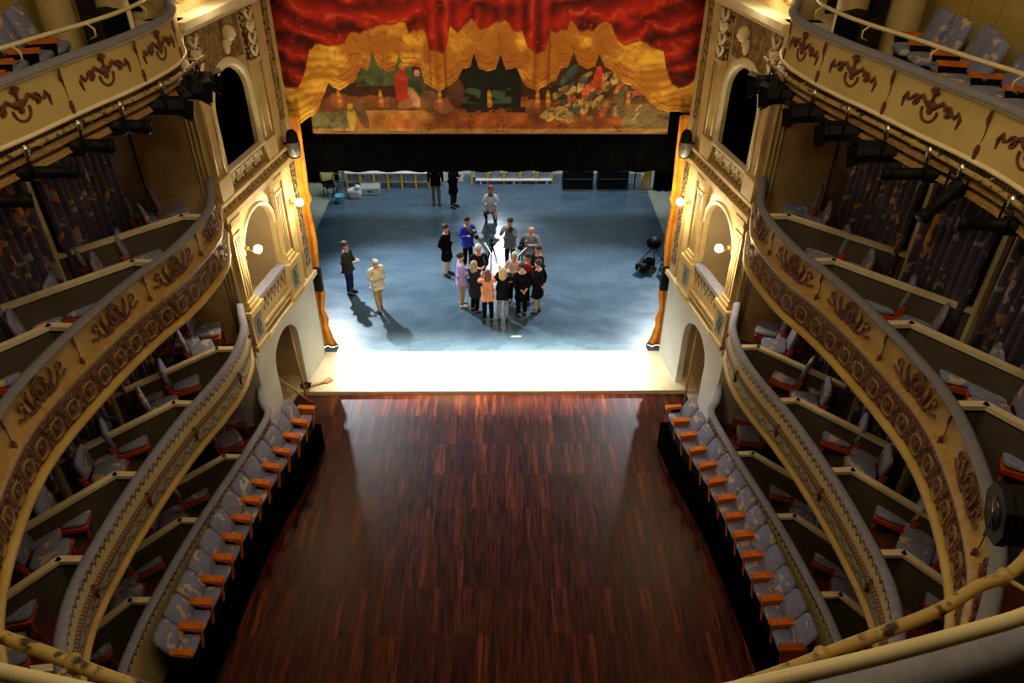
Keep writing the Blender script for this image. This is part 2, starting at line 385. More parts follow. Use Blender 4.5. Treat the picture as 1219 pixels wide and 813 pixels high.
def disc(mb, fn, a, b, ra, rb, h=.03, n=12):
    vs = [fn(a, b, h)]+[fn(a+ra*.6*math.cos(2*PI*k/n), b+rb*.6*math.sin(2*PI*k/n), h*.8) for k in range(n)]+[fn(a+ra*math.cos(2*PI*k/n), b+rb*math.sin(2*PI*k/n), .001) for k in range(n)]
    fs = [(0, 1+k, 1+(k+1) % n) for k in range(n)]+[(1+k, 1+n+k, 1+n+(k+1) % n, 1+(k+1) % n) for k in range(n)]
    mb.add(vs, fs)
def arc(cx, cy, rx, ry, a0, a1, n=8): return [(cx+rx*math.cos(math.radians(a0+(a1-a0)*k/n)), cy+ry*math.sin(math.radians(a0+(a1-a0)*k/n))) for k in range(n+1)]
def motif_oval(mb, fn, k=1.0):
    stroke(mb, fn, arc(0, 0, .115*k, .15*k, 0, 360, 16), .05*k, .035)
    stroke(mb, fn, arc(0, 0, .16*k, .19*k, 20, 160, 8), .03*k, .02)
    disc(mb, fn, 0, -.01, .055*k, .085*k, .04)
    stroke(mb, fn, [(-.09*k, .17*k), (0, .22*k), (.09*k, .17*k)], [.02, .06*k, .02], .03)
    for s in (-1, 1):
        st = [(s*.10*k, -.13*k), (s*.20*k, -.18*k), (s*.32*k, -.16*k), (s*.40*k, -.07*k), (s*.42*k, .03*k)]
        stroke(mb, fn, st, [.07*k, .06*k, .05*k, .045*k, .035*k], .03)
        stroke(mb, fn, [(s*(.47*k+.055*k*math.cos(t)), .07*k+.06*k*math.sin(t)) for t in [PI+(s*0)-i*.7 for i in range(8)]], [.04*k]*5+[.035*k, .03*k, .02*k], .03)
        stroke(mb, fn, [(s*.23*k, -.15*k), (s*.25*k, -.03*k), (s*.30*k, .09*k), (s*.28*k, .19*k)], [.03*k, .075*k, .06*k, .01], .03)
        stroke(mb, fn, [(s*.38*k, -.10*k), (s*.50*k, -.12*k), (s*.58*k, -.06*k), (s*.62*k, -.10*k)], [.04*k, .05*k, .035*k, .015], .025)
        stroke(mb, fn, [(s*.16*k, -.02*k), (s*.19*k, -.12*k), (s*.12*k, -.2*k)], [.03*k, .05*k, .02*k], .03)
def motif_garland(mb, fn, k=1.0):
    stroke(mb, fn, arc(0, -.03*k, .115*k, .12*k, 170, 370, 10), [.03*k]+[.045*k]*9+[.03*k], .03)
    disc(mb, fn, 0, .03*k, .10*k, .055*k, .035); disc(mb, fn, 0, -.03*k, .05*k, .05*k, .03)
    stroke(mb, fn, [(0, .05*k), (0, .13*k), (0, .17*k)], [.05*k, .03*k, .07*k], .03)
    for a in (-60, -20, 20, 60):
        stroke(mb, fn, [(0, .16*k), (.07*k*math.sin(math.radians(a)), .16*k+.07*k*math.cos(math.radians(a)))], [.03*k, .035*k], .03)
    for s in (-1, 1):
        stroke(mb, fn, [(s*.08*k, .04*k), (s*.15*k, .10*k), (s*.22*k, .06*k), (s*.26*k, .0)], [.05*k, .05*k, .05*k, .03*k], .03)
        stroke(mb, fn, arc(s*.25*k, .03*k, .05*k, .05*k, 0, 300, 8), .035*k, .03)
        stroke(mb, fn, [(s*.30*k, .03*k), (s*.36*k, -.0), (s*.39*k, .07*k), (s*.43*k, .0), (s*.42*k, -.10*k)], [.03*k, .045*k, .03*k, .055*k, .02*k], .03)
def motif_divider(mb, fn, k=1.0, low=-.24):
    stroke(mb, fn, [(0, .22*k), (.015, .12*k), (0, .05*k)], [.02, .055*k, .02], .03)
    stroke(mb, fn, [(0, .06*k), (-.01, -.06*k), (.0, low*.6)], [.015, .012, .012], .015)
    stroke(mb, fn, [(0, low*.55), (0, low*.75), (0, low), (0, low*1.15)], [.03, .10*k, .07*k, .11*k], .05)

def on_path(path, u0, z0):
    sgn = 1
    def fn(a, b, h):
        q = path.at(u0+a, -h-.004); return (q.x, q.y, z0+b)
    return fn

# ------------------------------------------------------------ balconies
TIER = {1: dict(z=1.65, fl=.62, bot=.0), 2: dict(z=3.81, fl=2.92, bot=2.86), 3: dict(z=6.54, fl=5.55, bot=5.36), 4: dict(z=9.64, fl=8.68, bot=8.6)}
def cap_prof(z, dz=.06, d0=-.035, d1=.10): return [(d0, z-dz), (d0-.015, z-dz*.4), (d0+.015, z-.01), (d0+.045, z+.008), (d1-.04, z+.008), (d1, z-.02), (d1, z-dz)]
names = {4: 'cream top-gallery balcony front with garland reliefs and grey cap', 3: 'ochre third-tier balcony front with oval medallion reliefs', 2: 'narrow second-tier balcony front with painted fringe and lavender cap', 1: 'lowest stalls balcony front behind the rows of theatre seats'}
BAL = {}
for t in (4, 3, 2, 1):
    P = PATH[t]; T = TIER[t]; z = T['z']; fl = T['fl']; bot = T['bot']
    b = empty('balcony', (0, 1.5, fl), 0, names[t], 'balcony'); BAL[t] = b
    inv = Matrix.Translation((0, -1.5, -fl))
    def put(mb, name, m, par=None, **k):
        mb.v = [(v[0], v[1]-1.5, v[2]-fl) for v in mb.v]; o = mb.build(name, m, par or b, **k)
        if name.startswith('rosette_'): o['kind'] = 'stuff'
        return o
    put(sweep(P, cap_prof(z), closed=True), 'cap', grey_cap if t >= 3 else lav_cap)
    put(sweep(P, [(.08, z-.06), (.08, fl+.0)]), 'inner_panel', part_m)
    if t == 4:
        fas = put(sweep(P, [(.0, z-.055), (.0, z-.09), (.02, z-.12), (.0, z-.3), (-.02, z-.5), (-.03, 9.02)]), 'fascia', fascia4)
        mb = sweep(P, ring_prof(-.03, 9.0, .028), closed=True); sweep(P, ring_prof(-.0, z-.075, .016), mb, closed=True); put(mb, 'moulding', cream_trim)
        put(sweep(P, [(-.02, 8.98), (.06, 8.95), (.06, 8.84), (0, 8.82)], smooth=False), 'beaded_band', bead_m)
        put(sweep(P, [(0, 8.82), (-.05, 8.80), (-.05, 8.76), (.05, 8.74), (.05, 8.70), (.0, 8.69), (-.02, 8.62), (.02, 8.6), (1.75, 8.6)], smooth=False), 'cornice_moulding', gold_band)
        for side in (-1, 1):
            for y in (10.8, 9.62, 8.28, 6.9, 5.6):
                mb = MB(); motif_garland(mb, on_path(P, P.u_of(side, y), 9.31), 1.0); put(mb, 'relief_ornament', relief, fas)
            for y in (11.4, 10.25, 8.95, 7.52, 6.2):
                mb = MB(); motif_divider(mb, on_path(P, P.u_of(side, y), 9.34), .9, -.30); put(mb, 'relief_divider', relief, fas)
    if t == 3:
        fas = put(sweep(P, [(.0, z-.055), (.0, z-.09), (.02, z-.12), (.02, 6.06)]), 'fascia', fascia3)
        mb = sweep(P, ring_prof(-.0, z-.075, .016), closed=True); sweep(P, [(.02, 6.07), (-.03, 6.06), (-.07, 6.0), (-.06, 5.95), (.0, 5.91), (.02, 5.86)], mb); put(mb, 'moulding', mat('ochre_moulding', (.40, .26, .085), .5, col2=(.30, .18, .055), scale=12))
        put(sweep(P, [(.02, 5.87), (.03, 5.42)]), 'rosette_ground', band_m)
        put(sweep(P, [(.03, 5.43), (-.02, 5.44), (-.06, 5.41), (-.07, 5.36), (-.03, 5.33), (.05, 5.33), (1.75, 5.34)]), 'bottom_moulding', fascia3)
        mb = MB(); n = int(P.L/.37); 
        for i in range(1, n):
            u = i*P.L/n; q = P.at(u)
            if q.y < 2.6: continue
            fn = on_path(P, u, 5.635)
            sq = [(.105*math.copysign(abs(math.cos(a))**.6, math.cos(a)), .125*math.copysign(abs(math.sin(a))**.6, math.sin(a))) for a in [2*PI*k/12 for k in range(13)]]
            stroke(mb, fn, sq, .03, .03)
        put(mb, 'rosette_band', mat('ochre_rosette', (.30, .17, .05), .6, col2=(.2, .10, .03), scale=20))
        mb = MB()
        for i in range(1, n):
            u = i*P.L/n; q = P.at(u)
            if q.y < 2.6: continue
            disc(mb, on_path(P, u, 5.635), 0, 0, .05, .065, .03, 8)
            for s in (-1, 1): disc(mb, on_path(P, u+P.L/n/2, 5.635+s*.11), 0, 0, .04, .05, .025, 6)
        put(mb, 'rosette_centres', relief)
        for side in (-1, 1):
            for y in (11.55, 10.12, 8.77, 7.15, 5.46, 4.1):
                mb = MB(); motif_oval(mb, on_path(P, P.u_of(side, y), 6.25), .86); put(mb, 'relief_ornament', relief, fas)
            for y in (12.2, 10.85, 9.49, 7.95, 6.36, 4.75, 3.3):
                mb = MB(); motif_divider(mb, on_path(P, P.u_of(side, y), 6.28), .85, -.26); put(mb, 'relief_divider', relief, fas)
    if t == 2:
        put(sweep(P, [(.0, z-.055), (-.01, z-.12), (.0, 3.42)]), 'fringed_fascia', fringe_m)
        fas = put(sweep(P, [(.0, 3.43), (-.03, 3.42), (-.05, 3.39), (-.045, 3.35), (-.0, 3.33)]), 'beaded_moulding', bead_m)
        put(sweep(P, [(.0, 3.34), (-.01, 3.2), (.03, 3.0), (.05, 2.97)]), 'scrolled_fascia', scroll_m)
        put(sweep(P, [(.05, 2.98), (-.01, 2.98), (-.03, 2.93), (-.01, 2.88), (.05, 2.86), (1.75, 2.86)]), 'bottom_moulding', fascia3)
        for side in (-1, 1):
            for y in (12.3, 11.1, 9.58, 8.1, 6.42, 5.0):
                mb = MB(); fn = on_path(P, P.u_of(side, y), 3.37); disc(mb, fn, 0, 0, .07, .09, .08)
                stroke(mb, fn, [(-.11, 0), (0, .03), (.11, 0)], [.02, .08, .02], .06); stroke(mb, fn, [(0, .1), (0, -.18)], [.03, .02], .06); put(mb, 'relief_boss', relief, fas)
    if t == 1:
        put(sweep(P, [(.0, z-.055), (.0, 0)]), 'fringed_fascia', fringe_m)
    put(sweep(P, [(.07, fl), (1.75, fl)]), 'box_floor', boxfloor if t < 4 else dark_m)

# ------------------------------------------------------------ room shell
def struct(name, mb, m): o = mb.build(name, m); o['kind'] = 'structure'; return o
mb = MB(); mb.box((0, 7.1, -.2), (16, 15.4, .16)); struct('floor', mb, floor_m)
mb = MB(); mb.box((0, 15.68, -.14), (10.4, 1.76, .28)); struct('trim_1', mb, ply).name = 'trim_1'
mb = MB(); mb.box((-.15, 22.6, -.12), (12.1, 12.2, .25)); struct('floor_stage', mb, lino_m)
mb = MB(); mb.box((0, 23.1, -.16), (20, 13.2, .3)); struct('floor_stage_wings', mb, side_floor)
REAR = [(-8.5, 13.3), (-6.3, 12.95), (-6.36, 12.0), (-6.5, 10.0), (-6.72, 8.3), (-6.8, 6.6), (-6.7, 5.0), (-6.2, 3.2), (-5.2, 1.6), (-3.8, .6), (-2.0, .1)]
for side, nm in ((-1, 'wall_left'), (1, 'wall_right')):
    pts = [(-x*side, y) for x, y in [(-a, b) for a, b in REAR]]
    pts = [(abs(x)*side, y) for x, y in REAR]
    mb = MB()
    for (a, b) in zip(pts[1:], pts[2:]):
        ax, ay = a; bx, by = b; L = math.hypot(bx-ax, by-ay); ang = math.atan2(by-ay, bx-ax)
        nx, ny = side*abs(math.sin(ang))*.06, 0
        mb.box(((ax+bx)/2+side*.06, (ay+by)/2, 4.3), (L+.02, .12, 8.62), ang)
    struct(nm, mb, wall_m)
    # gallery back wall with panel grooves
    mb = MB()
    gal = [(6.6, 13.2), (7.1, 11.0), (7.45, 9.0), (7.6, 6.5), (7.3, 4.0), (6.2, 1.8), (4.5, .2)]
    for a, b in zip(gal, gal[1:]):
        L = math.hypot(b[0]-a[0], b[1]-a[1]); ang = math.atan2(b[1]-a[1], (b[0]-a[0]))
        n = max(1, round(L/.62))
        for k in range(n):
            t = (k+.5)/n; x = a[0]+(b[0]-a[0])*t; y = a[1]+(b[1]-a[1])*t
            mb.box((side*(x+.1), y, 11.8), (L/n-.02, .14, 6.3), ang if side > 0 else PI-ang)
            mb.box((side*(x+.2), y, 11.8), (L/n+.04, .1, 6.3), ang if side > 0 else PI-ang)
    struct('wall_gallery_left' if side < 0 else 'wall_gallery_right', mb, mat('yellow_panelled_wall', (.50, .38, .10), .6, col2=(.44, .33, .09), scale=2))
mb = MB(); mb.box((0, -2.6, 7), (16, .3, 16)); struct('wall_back', mb, wall_m)
mb = MB(); mb.box((0, 7, 15.1), (17, 20, .2)); struct('ceiling', mb, mat('ceiling_paint', (.55, .45, .3), .8, col2=(.5, .4, .26), scale=1))
# side stretches outside the piers up to the stage
for side, nm in ((-1, 'wall_pier_left'), (1, 'wall_pier_right')):
    mb = MB(); mb.box((side*8.1, 14.0, 7), (.2, 6.2, 16)); mb.box((side*6.75, 12.98+4.2, 7.0), (2.9, .2, 16)); 
    struct(nm, mb, wall_m)
# stage house
mb = MB(); mb.box((-7.8, 23, 4.5), (.2, 13, 9.6)); struct('wall_stage_left', mb, black_m)
mb = MB(); mb.box((7.8, 23, 4.5), (.2, 13, 9.6)); struct('wall_stage_right', mb, black_m)
mb = MB(); mb.box((0, 29.4, 4.5), (16, .2, 9.6)); struct('wall_stage_back', mb, mat('stage_back_wall_paint', (.50, .52, .50), .8, col2=(.42, .44, .42), scale=2))
mb = MB(); mb.box((0, 23.2, 9.3), (16, 12.8, .1)); struct('ceiling_stage', mb, black_m)
# wall over the proscenium
mb = MB(); mb.box((0, 17.15, 12.0), (16, .2, 6.0)); struct('wall_proscenium', mb, cream)

# ------------------------------------------------------------ proscenium piers with boxes
SL = math.hypot(.55, 3.4)
def pier_fn(side):
    A = Vector((side*5.05, 13.0)); B = Vector((side*4.5, 16.4)); t = (B-A).normalized(); n = Vector((-side*abs(t.y), abs(t.x)*-1*0))
    n = Vector((t.y, -t.x)); 
    if n.x*side > 0: n = -n
    def fn(s, z, d): q = A+t*s+n*d; return (q.x, q.y, z)
    return fn
def arch_wall(mb, fn, s0, s1, z0, z1, a0, a1, zs, zt, d0, d1, n=12, base=None):
    """panel s0..s1 x z0..z1 with an arched opening a0..a1 up to zt (spring zs); thickness d0..d1"""
    base = z0 if base is None else base
    c = (a0+a1)/2; r = (a1-a0)/2
    mb.prism([(s0, z0), (a0, z0), (a0, zs), (a0, z1), (s0, z1)], fn, d0, d1)
    mb.prism([(a1, z0), (s1, z0), (s1, z1), (a1, z1), (a1, zs)], fn, d0, d1)
    cur = [(c-r*math.cos(PI*k/n), zs+(zt-zs)*math.sin(PI*k/n)) for k in range(n+1)]
    for p, q in zip(cur, cur[1:]): mb.prism([p, q, (q[0], z1), (p[0], z1)], fn, d0, d1)
    if base > z0: mb.prism([(a0, z0), (a1, z0), (a1, base), (a0, base)], fn, d0, d1)
    return cur
gl = {-1: 'left', 1: 'right'}
for side in (-1, 1):
    fn = pier_fn(side)
    root = empty('proscenium_pier', (side*5.05, 13.0, 0), 0, 'ornate cream proscenium pier with two stage boxes on the %s of the curtain' % gl[side], 'pier')
    def put(mb, name, m, par=root, **k):
        mb.v = [(v[0]-side*5.05, v[1]-13.0, v[2]) for v in mb.v]; return mb.build(name, m, par, **k)
    # lower wall with arched doorway
    mb = MB(); arch_wall(mb, fn, 0, SL, -.1, 2.5, .80, 2.15, 1.50, 2.14, 0, -.16); put(mb, 'lower_wall', cream_lo)
    mb = MB()
    mb.prism([(0, -.1), (0, 2.5), (0, 15), (0, -.1)][:2]+[(0.0, 2.5)], fn, 0, -.1) if False else None
    # side face turned to the hall
    a = Vector(fn(0, 0, 0)); 
    mb.box((a.x+side*.62, a.y+.06, 1.2), (1.25, .12, 2.6)); put(mb, 'hall_side_lower', cream_lo)
    mb = MB(); mb.box((a.x+side*.62, a.y+.06, 5.9), (1.25, .12, 6.8)); 
    for x in (.03, .12, .2): mb.tube([(a.x+side*x, a.y-.02, 2.6), (a.x+side*x, a.y-.02, 9.0)], .025, 6)
    put(mb, 'hall_side_upper', cream)
    mb = MB(); mb.prism([(-.1, 2.48), (SL+.05, 2.48), (SL+.05, 2.6), (-.1, 2.6)], fn, -.2, .12); put(mb, 'ledge', cream_trim)
    # middle box level
    mb = MB(); cur = arch_wall(mb, fn, 0, SL, 2.6, 5.6, .52, 2.04, 4.6, 5.28, 0, -.12, base=3.5); put(mb, 'box_wall', cream)
    mb = MB(); ar = [(1.29-.78*math.cos(PI*k/14), 4.6+.72*math.sin(PI*k/14)) for k in range(15)]
    stroke(mb, lambda s, z, h: fn(s, z, h), ar, .1, .05); put(mb, 'archivolt', cream_trim)
    for (p0, p1) in ((-.03, .5), (1.98, 2.52)):
        mb = MB(); mb.prism([(p0, 2.6), (p1, 2.6), (p1, 3.5), (p0, 3.5)], fn, 0, .14)
        mb.prism([(p0-.04, 3.46), (p1+.04, 3.46), (p1+.04, 3.58), (p0-.04, 3.58)], fn, -.02, .2)
        mb.prism([(p0-.03, 2.6), (p1+.03, 2.6), (p1+.03, 2.72), (p0-.03, 2.72)], fn, 0, .18)
        ped = put(mb, 'pedestal', cream)
        mb = MB(); mb.prism([(p0+.1, 2.82), (p1-.1, 2.82), (p1-.1, 3.36), (p0+.1, 3.36)], fn, .135, .145); pp_ = put(mb, 'pedestal_panel', par=ped, m=mat('grey_green_panel', (.30, .33, .28), .7, col2=(.22, .24, .2), scale=12))
        mb = MB(); f2 = lambda s, z, h, c=(p0+p1)/2: fn(c+s, 3.09+z, .146+h)
        stroke(mb, f2, arc(0, 0, .07, .1, 0, 360, 10), .03, .02); stroke(mb, f2, [(-.09, -.17), (0, -.1), (.09, -.17)], [.02, .05, .02], .02); stroke(mb, f2, [(0, .1), (0, .19)], [.05, .02], .02)
        put(mb, 'pedestal_relief', mat('dark_relief', (.06, .06, .05), .6), ped)
        # column with lathe shaft
        c = (p0+p1)/2; q = fn(c, 0, .03)
        mb = MB(); 
        for (z0_, z1_, hw, dd) in ((3.58, 3.68, .21, .16), (3.68, 3.76, .18, .13), (3.76, 5.2, .145, .09), (5.2, 5.26, .17, .12), (5.26, 5.44, .15, .10), (5.44, 5.58, .20, .15)): mb.prism([(c-hw, z0_), (c+hw, z0_), (c+hw, z1_), (c-hw, z1_)], fn, 0, dd)
        for k in (-1, 0, 1): mb.tube([fn(c+k*.08, 3.8, .09), fn(c+k*.08, 5.16, .09)], .018, 6)
        put(mb, 'column', cream)
    # flat strip pilasters near the stage
    mb = MB()
    for (p0, p1) in ((2.62, 2.9), (3.05, 3.4)):
        mb.prism([(p0, 2.6), (p1, 2.6), (p1, 5.6), (p0, 5.6)], fn, 0, .06)
    put(mb, 'strip_pilaster', cream)
    mb = MB(); mb.prism([(3.1, 2.9), (3.34, 2.9), (3.34, 5.5), (3.1, 5.5)], fn, .06, .075); put(mb, 'strip_panel', bronze)
    # box parapet with a scalloped front and grey cap
    mb = MB(); mb.prism([(.5, 2.7), (1.98, 2.7), (1.98, 3.52), (.5, 3.52)], fn, -.05, .04)
    for zz in (2.74, 2.86): mb.prism([(.5, zz), (1.98, zz), (1.98, zz+.06), (.5, zz+.06)], fn, .03, .1)
    put(mb, 'parapet', cream)
    mb = MB()
    for k in range(8):
        c = .6+k*.18; stroke(mb, fn if False else (lambda s, z, h, c=c: fn(c+s, 3.3+z, .04+h)), arc(0, .1, .08, .16, 180, 360, 6), .03, .02); disc(mb, (lambda s, z, h, c=c: fn(c+s, 3.3+z, .04+h)), 0, -.12, .025, .06, .02, 6)
    put(mb, 'parapet_swags', mat('olive_relief', (.20, .17, .08), .6, col2=(.14, .11, .05), scale=20))
    mb = MB(); mb.prism([(.46, 3.52), (2.0, 3.52), (2.0, 3.6), (.46, 3.6)], fn, -.12, .1); put(mb, 'parapet_cap', lav_cap)
    # entablature
    mb = MB(); mb.prism([(-.05, 5.58), (SL, 5.58), (SL, 5.70), (-.05, 5.70)], fn, -.1, .14); mb.prism([(-.03, 5.70), (SL, 5.70), (SL, 5.92), (-.03, 5.92)], fn, -.1, .06)
    mb.prism([(-.08, 5.90), (SL+.02, 5.90), (SL+.02, 5.97), (-.08, 5.97)], fn, -.1, .12); put(mb, 'entablature', cream)
    mb = MB(); 
    for k in range(17): f2 = lambda s, z, h, k=k: fn(.12+k*.2+s, 5.81+z, .06+h); stroke(mb, f2, arc(0, 0, .06, .06, 20, 330, 7), .03, .03)
    put(mb, 'frieze_relief', gold_band)
    # upper box
    mb = MB(); arch_wall(mb, fn, 0, SL, 5.99, 9.05, .58, 2.06, 7.45, 8.08, 0, -.1, base=6.38); put(mb, 'upper_wall', cream)
    mb = MB(); ar = [(.52, 6.4)]+[(1.32-.8*math.cos(PI*k/16), 7.45+.74*math.sin(PI*k/16)) for k in range(17)]+[(2.12, 6.4)]
    stroke(mb, lambda s, z, h: fn(s, z, h), ar, .17, .07); put(mb, 'archivolt', cream_trim)
    mb = MB(); mb.prism([(.5, 6.36), (2.08, 6.36), (2.08, 6.41), (.5, 6.41)], fn, -.04, .10); put(mb, 'sill', mat('white_sill_paint', (.75, .70, .58), .4, col2=(.7, .65, .52), scale=5))
    mb = MB(); mb.prism([(.56, 6.04), (2.0, 6.04), (2.0, 6.33), (.56, 6.33)], fn, .0, .03); put(mb, 'balcony_panel', bronze)
    mb = MB()
    for k in range(7):
        f2 = lambda s, z, h, k=k: fn(.68+k*.2+s, 6.19+z, .03+h)
        stroke(mb, f2, arc(0, 0, .07, .1, 200*(k % 2), 200*(k % 2)+290, 9), .03, .04); stroke(mb, f2, [(-.08, -.1), (0, .02), (.09, .1)], [.02, .04, .02], .04)
    put(mb, 'balcony_scrolls', cream_trim)
    for (p0, p1) in ((.06, .42), (2.2, 2.56)):
        mb = MB(); mb.prism([(p0, 6.4), (p1, 6.4), (p1, 7.95), (p0, 7.95)], fn, 0, .07)
        mb.prism([(p0-.05, 5.99), (p1+.05, 5.99), (p1+.05, 6.4), (p0-.05, 6.4)], fn, 0, .12)
        mb.prism([(p0-.03, 7.92), (p1+.03, 7.92), (p1+.03, 8.0), (p0-.03, 8.0)], fn, 0, .12)
        for e in (p0+.04, p1-.04): mb.tube([fn(e, 6.45, .08), fn(e, 7.9, .08)], .02, 6)
        pil = put(mb, 'pilaster', cream)
        mb = MB(); mb.prism([(p0+.01, 8.0), (p1-.01, 8.0), (p1+.03, 8.95), (p0-.03, 8.95)], fn, 0, .1); put(mb, 'pilaster_capital', bronze, pil)
        mb = MB()
        c = (p0+p1)/2
        for k in range(4):
            for q in (-1, 1):
                f2 = lambda s, z, h, k=k, c=c: fn(c+s, 8.12+k*.22+z, .1+h)
                stroke(mb, f2, [(0, -.08), (q*.08, 0), (q*.14, .08), (q*.10, .14)], [.03, .06, .05, .02], .05)
        disc(mb, lambda s, z, h: fn(c+s, 8.6+z, .1+h), 0, 0, .07, .09, .09)
        put(mb, 'capital_leaves', cream_trim, pil)
    mb = MB(); mb.prism([(.52, 8.15), (2.1, 8.15), (2.1, 8.98), (.52, 8.98)], fn, .0, .012); put(mb, 'spandrel_panel', mat('olive_ground', (.10, .065, .025), .5, col2=(.32, .22, .09), scale=9, bump=.8, bscale=20))
    # mask ornament: cherub head and drapery
    mb = MB(); q = fn(1.5, 8.66, .10); mb.ball(q, .125, 14, 10, (1, 1, 1.15)); q = fn(1.42, 8.45, .05); mb.ball(q, .075, 10, 8, (1, 1, 1.9)); q = fn(1.56, 8.5, .05); mb.ball(q, .05, 10, 8, (1, 1, 1.5)); q = fn(1.5, 8.64, .225); mb.ball(q, .025, 8, 6)
    put(mb, 'mask_ornament', mat('ivory_plaster', (.72, .6, .38), .5, col2=(.66, .54, .33), scale=9))
    # strip to the stage: leaf column
    mb = MB(); mb.prism([(2.72, 5.99), (3.08, 5.99), (3.08, 9.0), (2.72, 9.0)], fn, 0, .05); mb.prism([(3.36, 5.99), (SL+.02, 5.99), (SL+.02, 9.0), (3.36, 9.0)], fn, 0, .08)
    put(mb, 'strip_pilaster', cream)
    mb = MB(); mb.prism([(3.1, 6.5), (3.36, 6.5), (3.36, 9.0), (3.1, 9.0)], fn, 0, .04); put(mb, 'leaf_strip', bronze)
    mb = MB()
    for k in range(12):
        f2 = lambda s, z, h, k=k: fn(3.23+s, 6.62+k*.2+z, .04+h)
        stroke(mb, f2, [(-.08, -.07), (0, .07), (.08, -.07)], [.02, .06, .02], .03)
    put(mb, 'strip_leaves', gold_band)
    # cornice
    mb = MB(); mb.prism([(-.1, 8.98), (SL, 8.98), (SL, 9.1), (-.1, 9.1)], fn, -.3, .18); mb.prism([(-.25, 9.1), (SL, 9.1), (SL, 9.22), (-.25, 9.22)], fn, -.4, .32); 
    mb.box((a.x+side*.2, a.y-.05, 9.1), (.7, .25, .24)); put(mb, 'cornice', cream_trim)
    mb = MB(); mb.prism([(0, 9.22), (SL, 9.22), (SL, 15), (0, 15)], fn, -.5, -.05); put(mb, 'upper_pier', cream)
    mb = MB(); 
    for k in range(4): f2 = lambda s, z, h, k=k: fn(.4+k*.75+s, 9.55+z, -.05+h); stroke(mb, f2, arc(0, 0, .22, .16, 0, 360, 12), .06, .05)
    put(mb, 'upper_relief', gold_band)
    # closing returns and dark rooms behind the openings
    mb = MB(); mb.prism([(SL-.02, -.1), (SL, -.1), (SL, 9.2), (SL-.02, 9.2)], fn, 0, -1.3); put(mb, 'stage_return', black_m)
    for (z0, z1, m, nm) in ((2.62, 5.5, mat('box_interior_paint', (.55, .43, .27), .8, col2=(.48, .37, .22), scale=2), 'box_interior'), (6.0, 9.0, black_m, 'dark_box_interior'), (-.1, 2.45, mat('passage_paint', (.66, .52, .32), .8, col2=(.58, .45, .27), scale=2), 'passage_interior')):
        mb = MB(); o_ = .12 if z0 > 5 else .16
        for poly, d0, d1 in (([(.3, z0), (2.5, z0), (2.5, z1), (.3, z1)], -1.6, -1.7),):
            mb.prism(poly, fn, d0, d1)
        mb.prism([(.3, z0), (.36, z0), (.36, z1), (.3, z1)], fn, -o_, -1.65); mb.prism([(2.44, z0), (2.5, z0), (2.5, z1), (2.44, z1)], fn, -o_, -1.65)
        mb.prism([(.3, z0-.02), (2.5, z0-.02), (2.5, z0+.04), (.3, z0+.04)], fn, -o_, -1.65); mb.prism([(.3, z1-.04), (2.5, z1-.04), (2.5, z1), (.3, z1)], fn, -o_, -1.65)
        put(mb, nm, m)
    # door leaf in the middle box
    mb = MB(); mb.prism([(1.25, 2.7), (1.95, 2.7), (1.95, 4.9), (1.25, 4.9)], fn, -1.55, -1.6)
    put(mb, 'box_door', mat('beige_door_paint', (.62, .55, .40), .6, col2=(.58, .5, .36), scale=3))
    # small picture window in passage
    mb = MB(); mb.prism([(1.15, 1.1), (1.6, 1.1), (1.6, 1.7), (1.15, 1.7)], fn, -1.56, -1.6); put(mb, 'small_window_frame', black_metal)
    mb = MB(); mb.prism([(1.22, 1.18), (1.44, 1.18), (1.44, 1.6), (1.22, 1.6)], fn, -1.54, -1.565); put(mb, 'small_window_pane', mat('grey_pane', (.4, .38, .36), .3, col2=(.2, .16, .13), scale=8))
    # wall lamps : globe on bracket
    for (s, z, wh) in ((.56, 4.75, 'nearer the hall'), (2.80, 4.75, 'nearer the stage'), (.55, 9.62, 'on top of the cornice')):
        d = .3
        q = Vector(fn(s, z, d)); lr = empty('wall_lamp', tuple(fn(s, z, .06)), 0, 'glowing wall lamp on the %s proscenium pier, %s' % (gl[side], wh), 'lamp')
        o3 = Vector(fn(s, z, .06))
        mb = MB(); mb.ball((0, 0, 0), .05); mb.tube([(0, 0, 0), tuple((q-o3)*.6+Vector((0, 0, -.08))), tuple((q-o3)+Vector((0, 0, -.1)))], .015, 6); mb.build('bracket', gold_band, lr)
        mb = MB(); mb.ball(tuple(q-o3), .085, 14, 10); mb.build('globe', lampglass, lr)
        p_ = Vector(fn(s, z, d+.16))
        L_ = lamp('POINT', 'wall_lamp_bulb', tuple(p_), 95 if z < 9 else 26, (1, .80, .46), shadow_soft_size=.06)

# tongue-shaped column loudspeakers by the curtain
for side in (-1, 1):
    fn = pier_fn(side); q = Vector(fn(3.05, 5.72, .26))
    r = empty('loudspeaker', tuple(q), 0, 'tall rounded black column loudspeaker on the %s pier beside the curtain' % gl[side], 'loudspeaker')
    mb = MB(); mb.lathe([(.05, -.03), (.11, 0), (.13, .06), (.135, .36), (.12, .52), (.07, .6), (.02, .62)], (0, 0, 0), 14); mb.build('body', black_metal, r)
    mb = MB(); mb.lathe([(.09, .02), (.125, .05), (.14, .18), (.14, .34), (.11, .36)], (-side*.008, -.012, 0), 14); mb.build('grille', mat('silver_grille', (.32, .33, .36), .4, metal=.5, col2=(.2, .2, .22), scale=40), r)
    mb = MB(); mb.tube([(0, 0, .3), tuple(Vector(fn(3.05, 6.02, 0))-q)], .025); mb.build('bracket', black_metal, r)

